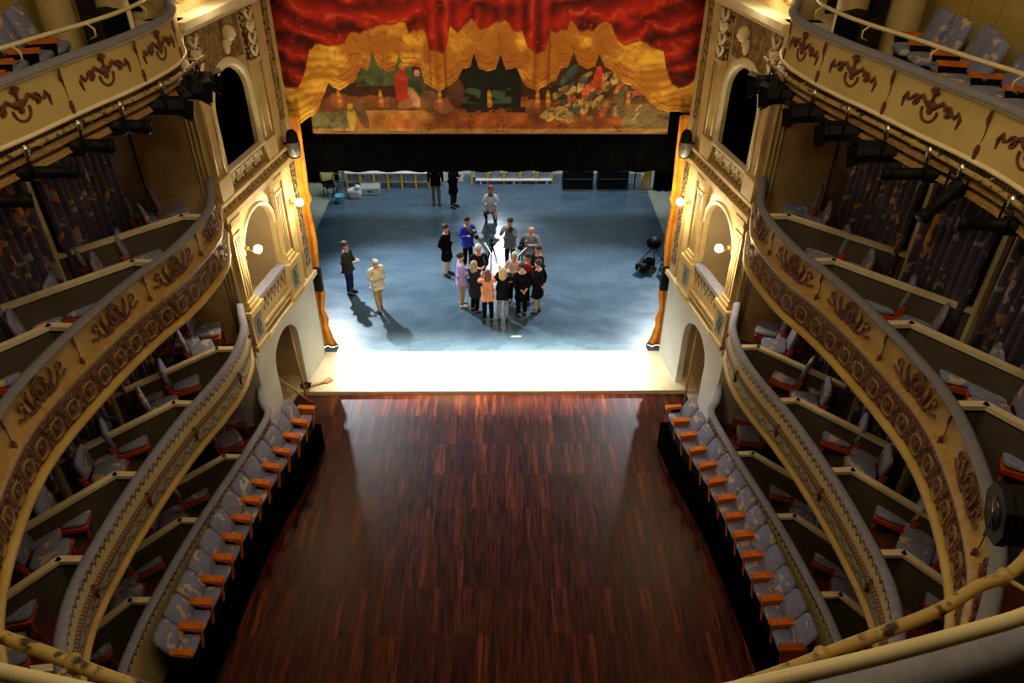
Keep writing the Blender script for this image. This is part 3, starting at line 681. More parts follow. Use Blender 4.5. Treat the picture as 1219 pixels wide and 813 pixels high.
# desk and gear in the middle boxes
for side in (-1, 1):
    fn = pier_fn(side)
    q = Vector(fn(1.3, 3.38, -.85)); r = empty('lectern_desk', tuple(q), 0, 'pale tilted desk top inside the %s middle stage box' % gl[side], 'desk')
    ang = math.atan2(.55, 3.4)*side
    mb = MB(); mb.box((0, 0, .32), (.6, .9, .04), -ang); mb.build('desk_top', mat('pale_board', (.66, .50, .30), .5, col2=(.6, .44, .26), scale=5), r)
    mb = MB(); mb.box((0, 0, -.22), (.4, .7, 1.05), -ang); mb.build('desk_body', mat('brown_desk', (.2, .1, .05), .5, col2=(.15, .07, .04), scale=5), r)

# ------------------------------------------------------------ painted stage curtain (a flat painted cloth)
def painted_curtain():
    G = [(-5.13,6.4),(-4.91,6.32),(-4.74,6.24),(-4.57,6.13),(-4.31,6.17),(-4.02,6.34),(-3.85,6.51),(-3.69,6.81),(-3.56,7.09),(-3.47,6.96),(-3.33,6.87),(-3.19,6.98),(-2.99,7.09),(-2.81,7.4),(-2.68,7.33),(-2.54,7.7),(-2.45,7.45),(-2.26,7.31),(-2.08,7.36),(-1.96,7.7),(-1.89,7.44),(-1.71,7.4),(-1.52,7.4),(-1.45,7.07),(-1.27,6.95),(-1.13,6.87),(-0.95,6.98),(-0.71,7.13),(-0.59,7.37),(-0.42,7.4),(-0.34,7.7),(-0.24,7.4),(-0.05,7.33),(0.13,7.37),(0.24,7.7),(0.35,7.37),(0.59,7.4),(0.72,7.1),(0.89,6.95),(1.06,6.89),(1.25,6.99),(1.47,7.13),(1.57,7.37),(1.71,7.41),(1.83,7.71),(1.97,7.44),(2.16,7.37),(2.3,7.41),(2.39,7.69),(2.53,7.41),(2.75,7.34),(2.96,7.08),(3.18,6.97),(3.42,6.82),(3.64,6.58),(3.84,6.46),(4.13,6.41),(4.36,6.41),(4.62,6.39),(5.08,6.48)]
    RD = [(-5.2,7.4),(-4.94,7.39),(-4.74,7.18),(-4.52,6.98),(-4.25,6.94),(-4.04,7.31),(-3.89,7.75),(-3.74,7.89),(-3.39,7.84),(-3.11,7.89),(-2.96,8.09),(-2.72,8.15),(-2.54,8.16),(-2.27,8.27),(-2.0,8.3),(-1.78,8.37),(-1.71,8.13),(-1.56,8.13),(-1.38,8.17),(-1.28,7.75),(-1.14,7.72),(-0.96,7.75),(-0.83,8.27),(-0.67,8.1),(-0.54,8.27),(-0.39,8.4),(-0.22,8.19),(-0.04,8.24),(0.14,8.36),(0.32,8.37),(0.53,8.19),(0.71,8.14),(0.82,7.85),(1.04,7.71),(1.22,7.76),(1.32,8.19),(1.48,8.14),(1.66,8.22),(1.72,8.41),(1.93,8.19),(2.2,8.14),(2.32,8.28),(2.49,8.36),(2.6,8.28),(2.75,8.02),(2.95,7.85),(3.21,7.94),(3.58,7.85),(3.78,7.76),(3.88,7.41),(4.05,7.05),(4.22,6.92),(4.43,7.05),(4.67,7.32),(4.9,7.59),(5.2,7.7)]
    x0, x1, z0, z1 = -4.75, 4.75, 5.93, 9.95
    nx, nz = 620, 260
    X, Z = np.meshgrid(np.linspace(x0, x1, nx), np.linspace(z0, z1, nz))
    rng = np.random.default_rng(3)
    def vn(sx, sz, oct=4, seed=0):
        r = np.random.default_rng(seed); out = np.zeros_like(X); amp = 1; tot = 0
        for o in range(oct):
            a = int((x1-x0)*sx)+3; b = int((z1-z0)*sz)+3; g = r.random((b, a))
            fx = (X-x0)*sx; fz = (Z-z0)*sz; ix = np.clip(fx.astype(int), 0, a-2); iz = np.clip(fz.astype(int), 0, b-2); tx = fx-ix; tz = fz-iz
            tx = tx*tx*(3-2*tx); tz = tz*tz*(3-2*tz)
            v = (g[iz, ix]*(1-tx)+g[iz, ix+1]*tx)*(1-tz)+(g[iz+1, ix]*(1-tx)+g[iz+1, ix+1]*tx)*tz
            out += v*amp; tot += amp; amp *= .5; sx *= 2; sz *= 2
        return out/tot
    g = np.array(G); rd = np.array(RD)
    zg = np.interp(X, g[:, 0], g[:, 1])+(vn(9, .5, 1, 5)-.5)*.06
    zr = np.interp(X, rd[:, 0], rd[:, 1])+(vn(7, .5, 2, 6)-.5)*.12
    C = np.zeros(X.shape+(3,))
    def mixc(mask, col):
        m = np.clip(mask, 0, 1)[..., None]; nonlocal C; C = C*(1-m)+np.array(col)*m
    n1 = vn(2.2, 3, 5, 1); n2 = vn(6, 8, 4, 2); n3 = vn(14, 14, 3, 3)
    # scene ground
    C[:] = np.array((.045, .018, .008))
    mixc((Z < 6.75+.3*(n1-.5))*(.5+1.2*(n1-.4)), (.24, .075, .018))
    mixc((Z < 6.45)*np.clip(1-(np.abs(X+2.3)/1.1)**4, 0, 1)*(.5+n1), (.46, .22, .05)); mixc((Z > 6.45)*(Z < 6.62)*(X < -1.7)*(X > -3.3)*(n2 > .45), (.13, .05, .02))
    mixc(np.clip((6.42-Z)*5, 0, 1)*(.2+n1*.8)*(X > -3.2)*(X < 3.6), (.30, .07, .015))
    mixc((X > 3.0)*(Z < 6.6), (.19, .13, .055)); mixc((X < -3.1)*(Z < 6.4)*(X < -3.0-(Z-6.0)*.6), (.13, .12, .05))
    mixc((Z > 7.0)*(X < -1.7)*(X > -2.95), (.07, .085, .035)); mixc((Z < 6.03), (.34, .18, .06))
    # dark archways with greenish inside
    for cx_, hw in ((-.34, .45), (.24, .45)):
        mixc((np.abs(X-cx_) < hw)*(Z > 6.5), (.006, .008, .006)); mixc((np.abs(X-cx_) < .24)*(Z > 6.6)*(Z < 6.95)*(n2 > .45), (.03, .055, .03))
    mixc((X > .85)*(X < 1.75)*(Z > 6.7)*(Z < 7.0), (.03, .012, .006))
    mixc((np.abs(X-.1) < .7)*(Z > 6.4)*(Z < 6.52)*(n2 > .4), (.02, .008, .004))
    # figures: standing and seated groups in robes
    def blob(cx_, cz_, rx, rz, col, rot=0, j=.25):
        c_, s_ = math.cos(rot), math.sin(rot); u = (X-cx_)*c_+(Z-cz_)*s_; v = -(X-cx_)*s_+(Z-cz_)*c_
        d = (u/rx)**2+(v/rz)**2+(n3-.5)*j*2; mixc(np.clip((1-d)*6, 0, 1), col)
    blob(-1.95, 6.95, .17, .45, (.40, .035, .02)); blob(-1.62, 6.95, .2, .32, (.045, .06, .03)); blob(-1.6, 7.28, .07, .08, (.42, .2, .08))
    blob(-1.92, 7.42, .07, .08, (.35, .16, .07)); blob(-1.8, 6.62, .3, .12, (.36, .15, .07), .3); blob(-1.35, 6.65, .22, .25, (.13, .06, .035)); blob(-1.7, 6.75, .1, .25, (.42, .22, .11), .4)
    blob(-1.05, 6.55, .25, .18, (.28, .10, .05)); blob(-.75, 6.85, .2, .35, (.09, .03, .02))
    blob(-3.15, 6.3, .1, .32, (.42, .28, .05)); blob(-3.35, 6.25, .08, .3, (.10, .09, .04)); blob(-2.9, 6.35, .12, .35, (.12, .06, .035), .3)
    for k in range(58):     # reclining draped crowd on the right
        cx_ = 1.3+(k*.41 % 2.1)+rng.random()*.06; cz_ = 6.25+rng.random()*1.1*min(1, (cx_-.9)/1.2)
        blob(cx_, cz_, .06+rng.random()*.20, .035+rng.random()*.07, [(.46, .30, .09), (.36, .22, .07), (.44, .09, .03), (.20, .13, .05), (.50, .36, .13), (.05, .09, .07)][k % 6], rng.random()*1.3, .5)
    blob(2.4, 7.15, .1, .3, (.5, .05, .02)); blob(1.75, 7.25, .3, .09, (.04, .10, .08), .9); blob(3.0, 6.65, .16, .4, (.12, .09, .05)); blob(1.5, 6.4, .3, .12, (.40, .27, .09))
    mixc(((n3 > .62)*(X > 1.3)*(X < 3.1)*(Z < 7.3)*(Z > 6.25)).astype(float)*.8, (.08, .04, .02))
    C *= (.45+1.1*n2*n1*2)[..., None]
    mixc((np.abs(n1-.5) < .012)*.6, (.02, .008, .004))
    # gold lambrequin with brown contour scrolls
    gm = (Z > zg)
    gold = np.zeros_like(C); base = np.array((.62, .27, .030)); shade = np.array((.30, .09, .012)); lite = np.array((1.0, .60, .07))
    side = np.clip((np.abs(X)-2.4)/1.6, 0, 1)
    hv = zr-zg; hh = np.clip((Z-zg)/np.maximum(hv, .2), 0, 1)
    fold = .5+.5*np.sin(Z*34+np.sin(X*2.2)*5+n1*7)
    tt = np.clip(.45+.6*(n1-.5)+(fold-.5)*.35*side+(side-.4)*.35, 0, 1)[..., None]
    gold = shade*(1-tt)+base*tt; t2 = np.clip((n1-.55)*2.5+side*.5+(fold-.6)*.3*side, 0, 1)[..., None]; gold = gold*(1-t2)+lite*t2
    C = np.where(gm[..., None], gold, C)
    for off, wd in ((.05, .012), (.16, .016), (.30, .010)): mixc(gm*(np.abs(Z-zg-off-(n1-.5)*.05) < wd)*.6, (.17, .04, .008))
    sc = np.abs(np.sin(X*9+np.sin(Z*8)*1.3)*np.cos(Z*11+np.sin(X*7)*1.5)+(n2-.5)*.7)
    mixc(gm*(sc < .07)*(Z < zr-.08)*(side < .6)*.55, (.20, .045, .01))
    pl = np.exp(-((np.abs(X+.05)-1.15)/.33)**2); mixc(gm*pl*np.clip(.5+.5*np.sin(X*26), 0, 1)*.45, (.22, .05, .01))
    # tassels
    for cx_ in (-3.38, -2.45, -1.13, -.02, 1.06, 1.3, 3.1):
        for k in range(5): blob(cx_+.003*k, 6.85-k*.07, .04+.006*k, .06, (.55, .26, .04) if k % 2 else (.36, .12, .02))
    # figured pleats of the valance
    for cx_ in (-1.3, .98):
        mixc(gm*(np.abs(X-cx_) < .03)*.6, (.20, .05, .01)); mixc(gm*(np.abs(X-cx_-.32) < .025)*.7, (.16, .03, .01))
    # red drapery with painted folds
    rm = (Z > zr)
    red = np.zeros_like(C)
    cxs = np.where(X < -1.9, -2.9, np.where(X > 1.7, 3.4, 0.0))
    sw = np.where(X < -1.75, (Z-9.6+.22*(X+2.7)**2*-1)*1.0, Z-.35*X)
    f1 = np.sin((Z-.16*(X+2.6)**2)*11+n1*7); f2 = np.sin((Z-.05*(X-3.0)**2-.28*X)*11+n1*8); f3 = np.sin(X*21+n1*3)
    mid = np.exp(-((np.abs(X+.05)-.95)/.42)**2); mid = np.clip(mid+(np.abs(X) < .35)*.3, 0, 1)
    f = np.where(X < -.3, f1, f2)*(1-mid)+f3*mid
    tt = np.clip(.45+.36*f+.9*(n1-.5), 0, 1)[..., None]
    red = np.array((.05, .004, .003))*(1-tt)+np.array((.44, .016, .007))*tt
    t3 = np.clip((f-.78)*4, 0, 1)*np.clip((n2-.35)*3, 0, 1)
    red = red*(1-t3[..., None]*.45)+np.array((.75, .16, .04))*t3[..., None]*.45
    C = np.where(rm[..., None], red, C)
    mixc(rm*(n3 > .78)*.4, (.5, .10, .03))
    mixc((np.abs(Z-zr) < .022)*.7, (.20, .02, .006))
    # cloth relief
    Y = 16.9+.015*np.sin(X*5+Z)+.02*(n1-.5)+(Z > 7.6)*.0
    V = np.stack([X, Y, Z], -1).reshape(-1, 3)
    keep = (Z >= zg) | ((X > -4.06) & (X < 4.10))
    idx = np.arange(nx*nz).reshape(nz, nx)
    q = np.stack([idx[:-1, :-1], idx[:-1, 1:], idx[1:, 1:], idx[1:, :-1]], -1)
    kq = (keep[:-1, :-1] & keep[1:, 1:])
    q = q[kq]
    me = bpy.data.meshes.new('painted_cloth')
    me.vertices.add(len(V)); me.vertices.foreach_set('co', V.ravel())
    me.loops.add(q.size); me.loops.foreach_set('vertex_index', q.ravel().astype(np.int32))
    me.polygons.add(len(q)); me.polygons.foreach_set('loop_start', (np.arange(len(q))*4).astype(np.int32)); 
    me.update(calc_edges=True)
    ca = me.color_attributes.new('paint', 'FLOAT_COLOR', 'POINT')
    ca.data.foreach_set('color', np.concatenate([C.reshape(-1, 3), np.ones((nx*nz, 1))], 1).ravel())
    bm = bmesh.new(); bm.from_mesh(me); bmesh.ops.delete(bm, geom=[v for v in bm.verts if not v.link_faces], context='VERTS'); bm.to_mesh(me); bm.free()
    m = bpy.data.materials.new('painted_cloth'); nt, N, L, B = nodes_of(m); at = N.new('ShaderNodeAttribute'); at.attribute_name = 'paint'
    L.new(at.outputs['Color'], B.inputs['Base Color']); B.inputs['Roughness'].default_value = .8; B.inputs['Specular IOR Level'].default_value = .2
    me.materials.append(m); me.polygons.foreach_set('use_smooth', [True]*len(me.polygons))
    r = empty('stage_curtain', (0, 16.9, 5.93), 0, 'painted stage curtain with red drapery, gold lambrequin and robed figures', 'curtain')
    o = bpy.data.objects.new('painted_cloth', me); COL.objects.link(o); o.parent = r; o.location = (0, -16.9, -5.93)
    mb = MB(); mb.tube([(-4.03, .02, .0), (4.08, .02, .0)], .03, 8); mb.build('bottom_batten', mat('brown_batten', (.25, .13, .05), .6, col2=(.2, .1, .04), scale=9), r)
    return r
painted_curtain()

# gold painted side legs with scalloped inner edge
legprof = [(6.4, 4.28), (5.9, 4.29), (5.2, 4.31), (4.5, 4.34), (4.38, 4.28), (4.2, 4.38), (3.2, 4.34), (2.55, 4.40), (1.9, 4.44), (1.75, 4.34), (1.2, 4.44), (.9, 4.36), (.7, 4.40), (.25, 4.30), (0.03, 4.20)]
for side in (-1, 1):
    r = empty('gold_side_drape', (side*4.45, 16.72, 0), 0, 'tall orange-gold painted side drape at the %s edge of the stage' % gl[side], 'drape')
    nseg = 60; rows = []
    zs = np.linspace(.03, 6.4, nseg); lp = np.array(sorted(legprof)); xi = np.interp(zs, lp[:, 0], lp[:, 1]); mb = MB(); vs = []; fs = []; nc = 9
    for i, zz in enumerate(zs):
        for k in range(nc):
            t = k/(nc-1); x = xi[i]*(1-t)+4.68*t; dy = .045*math.sin(t*PI*4+zz*.6)
            vs.append((side*x-side*4.45, dy, zz))
        for k in range(nc): 
            t = 1-k/(nc-1); x = xi[i]*(1-t)+4.68*t; vs.append((side*x-side*4.45, .045*math.sin(t*PI*4+zz*.6)+.03, zz))
    m_ = 2*nc
    for i in range(nseg-1):
        for k in range(m_): fs.append((i*m_+k, i*m_+(k+1) % m_, (i+1)*m_+(k+1) % m_, (i+1)*m_+k))
    fs += [tuple(range(m_)), tuple(reversed(range((nseg-1)*m_, nseg*m_)))]
    mb.add(vs, fs, smooth=True); mb.build('drape_cloth', mat('orange_gold_cloth', (.92, .40, .03), .7, col2=(.62, .19, .014), scale=2.2, detail=6), r)
    mb = MB(); mb.box((side*.0, -.1, 2.2), (.24, .14, .66), bev=.02); mb.build('black_clamp_box', black_metal, r)
    r = None
# black borders and wings behind the painted curtain
def black_cloth(name, x0, x1, z0, z1, y, label, cat, nf=18, vertical=True):
    mb = MB(); vs = []; fs = []; n = nf*6
    for i in range(n+1):
        t = i/n; x = x0+(x1-x0)*t; dy = .06*math.sin(t*nf*2*PI)
        vs += [(x, y+dy, z0), (x, y+dy, z1), (x, y+dy+.02, z1), (x, y+dy+.02, z0)]
    for i in range(n):
        for j in range(4): fs.append((i*4+j, (i+1)*4+j, (i+1)*4+(j+1) % 4, i*4+(j+1) % 4))
    fs += [(0, 1, 2, 3), (n*4+3, n*4+2, n*4+1, n*4)]
    mb.add(vs, fs, smooth=False); o = mb.build(name, black_m); tag(o, label, cat); return o
black_cloth('black_border', -6.9, 6.9, 4.76, 9.2, 17.45, 'black border cloth hanging behind the bottom of the painted curtain', 'drape')
black_cloth('black_border', -7.4, 7.4, 4.3, 9.2, 25.4, 'second black border cloth hanging deeper over the stage', 'drape')
black_cloth('black_wing', -7.6, -6.1, .02, 5, 27.8, 'black wing cloth at the back left of the stage', 'drape', 5)
black_cloth('black_wing', 6.1, 7.6, .02, 5, 27.0, 'black wing cloth at the back right of the stage', 'drape', 5)

# ------------------------------------------------------------ box dividers, posts, curtains
ORD = ['nearest the stage', 'second from the stage', 'third from the stage', 'fourth from the stage', 'fifth from the stage']
TN = {1: 'stalls tier', 2: 'second tier', 3: 'third tier'}
DIVY = {3: [11.4, 9.83, 8.15, 6.52, 4.95], 2: [11.45, 9.84, 8.18, 6.62, 5.1], 1: [10.8, 9.18, 7.52]}
def rear_x(y):
    r = sorted([(b, abs(a)) for a, b in REAR[1:]]); return float(np.interp(y, [q[0] for q in r], [q[1] for q in r]))
for t in (3, 2, 1):
    P = PATH[t]; T = TIER[t]
    for side in (-1, 1):
        for k, y in enumerate(DIVY[t]):
            u = P.u_of(side, y); a = P.at(u, .09); bpt = P.at(u, .42)
            bpt = Vector((bpt.x, a.y+(bpt.y-a.y)*.2)) if True else bpt
            c = Vector((side*(rear_x(y-1.3)-.02), y-1.38))
            r = empty('box_divider', (a.x, a.y, T['fl']), 0, 'cream-capped box divider %s on the %s %s' % (ORD[k], gl[side], TN[t]), 'partition', 'box dividers')
            hz = T['z']-.06-T['fl']
            for nm, w, z0, z1, m in (('panel', .05, 0, hz-.03, part_m), ('capping', .10, hz-.03, hz+.03, cream_trim)):
                mb = MB()
                for p, q in ((a, bpt), (bpt, c)):
                    d = q-p; L = d.length; ang = math.atan2(d.y, d.x); mid = (p+q)/2-a
                    mb.box((mid.x, mid.y, (z0+z1)/2), (L+(.05 if nm == 'capping' else .02), w, z1-z0), ang)
                mb.build(nm, m, r)
            if t in (2, 3):
                # door jambs and curtain of the box in front of this divider
                top = 8.58 if t == 3 else 5.3; fl = T['fl']
                dr = Vector((side*(rear_x(c.y+.9)-rear_x(c.y)), .9)).normalized()
                r2 = empty('door_frame', (c.x, c.y, fl), 0, 'cream doorway frame by the divider %s on the %s %s' % (ORD[k], gl[side], TN[t]), 'door frame', 'box doorways')
                mb = MB(); h = top-fl
                angf = math.atan2(dr.y, dr.x)
                mb.box((0, 0, h/2), (.09, .10, h), angf); mb.build('jamb', cream_trim, r2)
                mb = MB(); mb.box((-dr.x*.17-side*.0, -dr.y*.17, h/2), (.045, .07, h), angf); mb.build('jamb', cream_trim, r2)
                W = 1.42 if k else 1.95
                mb = MB(); mb.box((dr.x*(W+.05), dr.y*(W+.05), h/2), (.09, .08, h), angf); mb.build('jamb', mat('dark_jamb_paint', (.12, .09, .06), .7), r2)
                # curtain
                r3 = empty('door_curtain', (c.x, c.y, fl), 0, 'dark spotted curtain by the divider %s on the %s %s' % (ORD[k], gl[side], TN[t]), 'curtain', 'doorway curtains')
                vs = []; fs = []; n = 84; nrm = Vector((-dr.y*side*-1, dr.x*side*-1)); nrm = Vector((-side*abs(dr.y), abs(dr.x)*.0)).normalized()
                for i in range(n+1):
                    tt = i/n; base = dr*(.07+tt*(W-.12)); amp = .07+.02*math.sin(i*.7); off = amp*math.sin(tt*(7.5*W/1.42)*2*PI+.6*math.sin(i*.31))+.11
                    for (zz, kk) in ((.02, 1.15), (h*.5, 1), (h-.05, .7)):
                        q = base+nrm*off*kk; vs.append((q.x, q.y, zz))
                for i in range(n):
                    for j in (0, 1): fs.append((i*3+j, (i+1)*3+j, (i+1)*3+j+1, i*3+j+1))
                mb = MB(); mb.add(vs, fs, smooth=True); o = mb.build('cloth', curt_fab, r3, recalc=False)
                sm = o.modifiers.new('thick', 'SOLIDIFY'); sm.thickness = .008
                mb = MB(); mb.tube([tuple((*(dr*.02+nrm*.1), h-.04)), tuple((*(dr*(W)+nrm*.1), h-.04))], .014, 6); mb.build('curtain_rail', cream_trim, r3)

# ------------------------------------------------------------ seats
def pad(mb, c, d, rx=0, n=7, e=5.5, M=None):
    """soft cushion: superellipsoid grid"""
    vs = []; fs = []; m = 9; nn = 20
    R = Matrix.Rotation(rx, 3, 'X')
    for i in range(m):
        ph = -PI/2+PI*i/(m-1); cz = math.copysign(abs(math.sin(ph))**.8, math.sin(ph)); cr = abs(math.cos(ph))**.28
        for k in range(nn):
            th = 2*PI*k/nn; x = math.copysign(abs(math.cos(th))**(2/e), math.cos(th)); y = math.copysign(abs(math.sin(th))**(2/e), math.sin(th))
            p = R @ Vector((x*cr*d[0]/2, y*cr*d[1]/2, cz*d[2]/2)); p += Vector(c); vs.append(M @ p if M else p)
    for i in range(m-1):
        for k in range(nn): fs.append((i*nn+k, i*nn+(k+1) % nn, (i+1)*nn+(k+1) % nn, (i+1)*nn+k))
    mb.add(vs, fs, smooth=True)
def box_chair():
    """faces +y"""
    r = empty('box_chair')
    mb = MB(); pad(mb, (0, .02, .455), (.46, .44, .10)); mb.build('seat', seat_fab, r)
    mb = MB(); pad(mb, (0, -.25, .72), (.46, .40, .075), math.radians(100)); mb.build('backrest', seat_fab, r)
    for s in (-1, 1):
        mb = MB(); mb.tube([(s*.2, .2, 0), (s*.2, .19, .40)], [.016, .022], 8); mb.build('leg', red_wood, r)
        mb = MB(); mb.tube([(s*.2, -.26, 0), (s*.2, -.2, .40), (s*.2, -.285, .8)], [.016, .022, .016], 8); mb.build('leg', red_wood, r)
    mb = MB(); mb.box((0, .0, .385), (.47, .47, .05), bev=.01)
    mb.prism([(.235, .41), (.235, .36), (-.24, .33), (-.30, .62), (-.25, .62), (-.19, .42)], lambda a, b, d: (d, a, b), .225, .25)
    mb.prism([(.235, .41), (.235, .36), (-.24, .33), (-.30, .62), (-.25, .62), (-.19, .42)], lambda a, b, d: (d, a, b), -.25, -.225)
    mb.build('seat_frame', red_wood, r)
    mb = MB(); pad(mb, (0, -.275, .70), (.43, .34, .03), math.radians(100)); mb.build('back_shell', red_wood, r)
    return r
proto = box_chair(); used = False
def place(proto, first, loc, rz, label, cat, group):
    o = proto if first else copy_tree(proto)
    o.location = loc; o.rotation_euler = (0, 0, rz); tag(o, label, cat, group); return o
WH = ['beside the divider', 'beside the box front', 'against the rear wall']
num = ['first', 'second', 'third', 'fourth', 'fifth', 'sixth', 'seventh', 'eighth', 'ninth', 'tenth', 'eleventh', 'twelfth', 'thirteenth']
for t in (3, 2, 1):
    P = PATH[t]; T = TIER[t]; ys = DIVY[t]
    bounds = [12.85]+ys
    for side in (-1, 1):
        for k in range(len(bounds)):
            y1 = bounds[k]
            y0 = bounds[k+1] if k+1 < len(bounds) else y1-1.6
            if t == 1 and y0 < 5.5: pass
            spots = [(.92, -.46), (.86, -1.22), (1.4, -.82)] if k else [(.78, -.28), (.92, -.95), (1.5, -.6)]
            for j, (dx, dy) in enumerate(spots):
                yy = y1+dy+random.uniform(-.05, .05); px = abs(P.at(P.u_of(side, yy)).x); x = px+dx
                if x > rear_x(yy)-.33: x = rear_x(yy)-.33
                face = math.radians(66+random.uniform(-14, 14))   # turned from +y towards the hall
                if yy < 4.6: continue
                bx = '%s box from the stage' % num[k]
                o = place(proto, not used, (side*x, yy, T['fl']), side*face, 'grey chair %s, %s, %s %s' % (WH[j], bx, gl[side], TN[t]), 'chair', 'chairs in the boxes'); used = True; o.scale = (1.1, 1.1, 1.06)

# row seats on the stalls platforms
ROW = [(12.77, 4.14), (11.88, 4.26), (11.04, 4.45), (10.18, 4.61), (9.16, 4.73), (8.25, 4.80), (7.5, 4.86), (6.87, 4.88)]
def row_seat():
    r = empty('theatre_chair')          # faces +y, platform level at z = 0
    mb = MB(); pad(mb, (0, .05, .40), (.41, .32, .11)); mb.build('seat', seat_fab, r)
    mb = MB(); pad(mb, (0, -.20, .64), (.445, .52, .11), math.radians(118)); mb.build('backrest', seat_fab, r)
    mb = MB(); mb.box((0, .0, .17), (.38, .30, .34), bev=.02); mb.build('seat_base', black_metal, r)
    mb = MB(); mb.prism([(-.10, .60), (.24, .61), (.26, .56), (.14, .53), (-.10, .54)], lambda a, b, d: (.225+d*(1-.35*(a < 0)), a, b), -.055, .055)
    arm = mb
    mb = MB(); mb.prism([(-.14, 0), (.08, 0), (.12, .54), (-.14, .54)], lambda a, b, d: (.225+d, a, b), -.022, .022); pn = mb.build('arm_panel', black_metal, r)
    arm.build('armrest', orange_wood, pn)
    return r
rowproto = row_seat(); rused = False
num = ['first', 'second', 'third', 'fourth', 'fifth', 'sixth', 'seventh', 'eighth', 'ninth', 'tenth', 'eleventh', 'twelfth', 'thirteenth']
PLZ = .60
for side in (-1, 1):
    pp = Path([Vector((side*x, y)) for x, y in catmull([(a, b) for b, a in ROW], 6)])
    step = pp.L/13
    nS = 13
    for k in range(nS):
        u = (k+.5)*step; q = pp.at(u); t = (pp.at(u+.05)-pp.at(u-.05)).normalized()
        n = Vector((t.y, -t.x)); n = n if n.x*side < 0 else -n      # into the hall
        rz = math.atan2(n.y, n.x)-PI/2
        o = place(rowproto, not rused, (q.x, q.y, PLZ), rz, 'grey patterned theatre chair in the %s stalls row, %s from the stage' % (gl[side], num[k]), 'chair', 'theatre chairs in the %s stalls row' % gl[side]); rused = True
        o.scale = (step/.45, 1, 1)
        # the shared armrest sits on local +x; on the left row flip so every seat's arm is on the side away from the stage
        if (side < 0 and k == 0) or (side > 0 and k == 12):
            mb = MB(); mb.prism([(-.2, .56), (.20, .58), (.22, .50), (.14, 0), (-.2, 0)], lambda a, b, d: (-.235+d, a, b), -.03, .03); ep = mb.build('end_panel', orange_wood, o)
            mb = MB(); mb.prism([(-.14, .61), (.25, .62), (.25, .57), (-.14, .56)], lambda a, b, d: (-.235+d, a, b), -.06, .06); mb.build('arm_cap', orange_wood, ep)
    # platform
    mb = MB(); fr = []; bk = []
    for i in range(27):
        u = pp.L*i/26; q = pp.at(u); t = (pp.at(min(u+.05, pp.L))-pp.at(max(u-.05, 0))).normalized(); n = Vector((t.y, -t.x)); n = n if n.x*side < 0 else -n
        fr.append(q+n*.26); bk.append(q-n*.30)
    fr = [fr[0]+(fr[0]-fr[1]).normalized()*.15]+fr+[fr[-1]+(fr[-1]-fr[-2]).normalized()*.15]; bk = [bk[0]+(bk[0]-bk[1]).normalized()*.15]+bk+[bk[-1]+(bk[-1]-bk[-2]).normalized()*.15]
    vs = []; fs = []
    for a_, b_ in zip(fr, bk): vs += [(a_.x, a_.y, -.12), (a_.x, a_.y, PLZ), (b_.x, b_.y, PLZ), (b_.x, b_.y, -.12)]
    for i in range(len(fr)-1):
        for j in range(4): fs.append((i*4+j, (i+1)*4+j, (i+1)*4+(j+1) % 4, i*4+(j+1) % 4))
    fs += [(0, 1, 2, 3), tuple(len(vs)-1-k for k in range(4))]
    mb.add(vs, fs); o = mb.build('seat_platform', black_m); tag(o, 'black platform under the %s row of stalls seats' % gl[side], 'platform')

# gallery seats behind the top balcony
gused = False
def gal_seat():
    r = empty('gallery_chair')
    mb = MB(); pad(mb, (0, .05, .42), (.5, .42, .12)); mb.build('seat', seat_fab, r)
    mb = MB(); pad(mb, (0, -.24, .72), (.53, .56, .15), math.radians(108)); mb.build('backrest', seat_fab, r)
    mb = MB(); mb.box((0, 0, .18), (.46, .38, .36), bev=.02); mb.build('seat_base', black_metal, r)
    mb = MB(); mb.prism([(-.18, .54), (.22, .54), (.1, 0), (-.2, 0)], lambda a, b, d: (.27+d, a, b), -.02, .02); pn = mb.build('arm_panel', black_metal, r)
    mb = MB(); mb.prism([(-.15, .60), (.26, .61), (.26, .55), (-.15, .54)], lambda a, b, d: (.27+d, a, b), -.03, .03); mb.build('armrest', orange_wood, pn)
    return r
gp = gal_seat()
for side in (-1, 1):
    for row, (off, z) in enumerate(((1.55, 8.74),)):
        for k in range(9):
            y = 11.4-k*.535; P = PATH[4]; px = abs(P.at(P.u_of(side, y)).x)+off*(1.0)+(.3 if y > 10 else 0)
            px = min(px, 6.75)
            if row == 0 : px = px
            place(gp, not gused, (side*px, y, z), side*math.radians(80), 'grey patterned gallery chair on the %s top gallery, %s from the stage' % (gl[side], num[k]), 'chair', 'gallery chairs'); gused = True
    mb = MB(); 
    mb.box((side*7.25, 8.6, 8.80), (.5, 6.2, .2)); o = mb.build('gallery_step', dark_m); tag(o, 'dark raised step behind the chairs of the %s top gallery' % gl[side], 'step')
    # slender cream columns
    for (x, y) in ((5.75, 12.55), (6.35, 12.0)):
        mb = MB(); mb.lathe([(.3, 8.68), (.3, 8.8), (.24, 8.86), (.22, 12), (.2, 14.6), (.3, 14.8), (.3, 15)], (0, 0, -8.68), 18); o = mb.build('gallery_column', mat('gallery_column_paint', (.45, .36, .17), .6, col2=(.4, .32, .15), scale=3)); o.location = (side*x, y, 8.68)
        tag(o, 'round yellowish column on the %s top gallery, %s' % (gl[side], 'next to the pier' if x < 6 else 'further from the pier'), 'column')
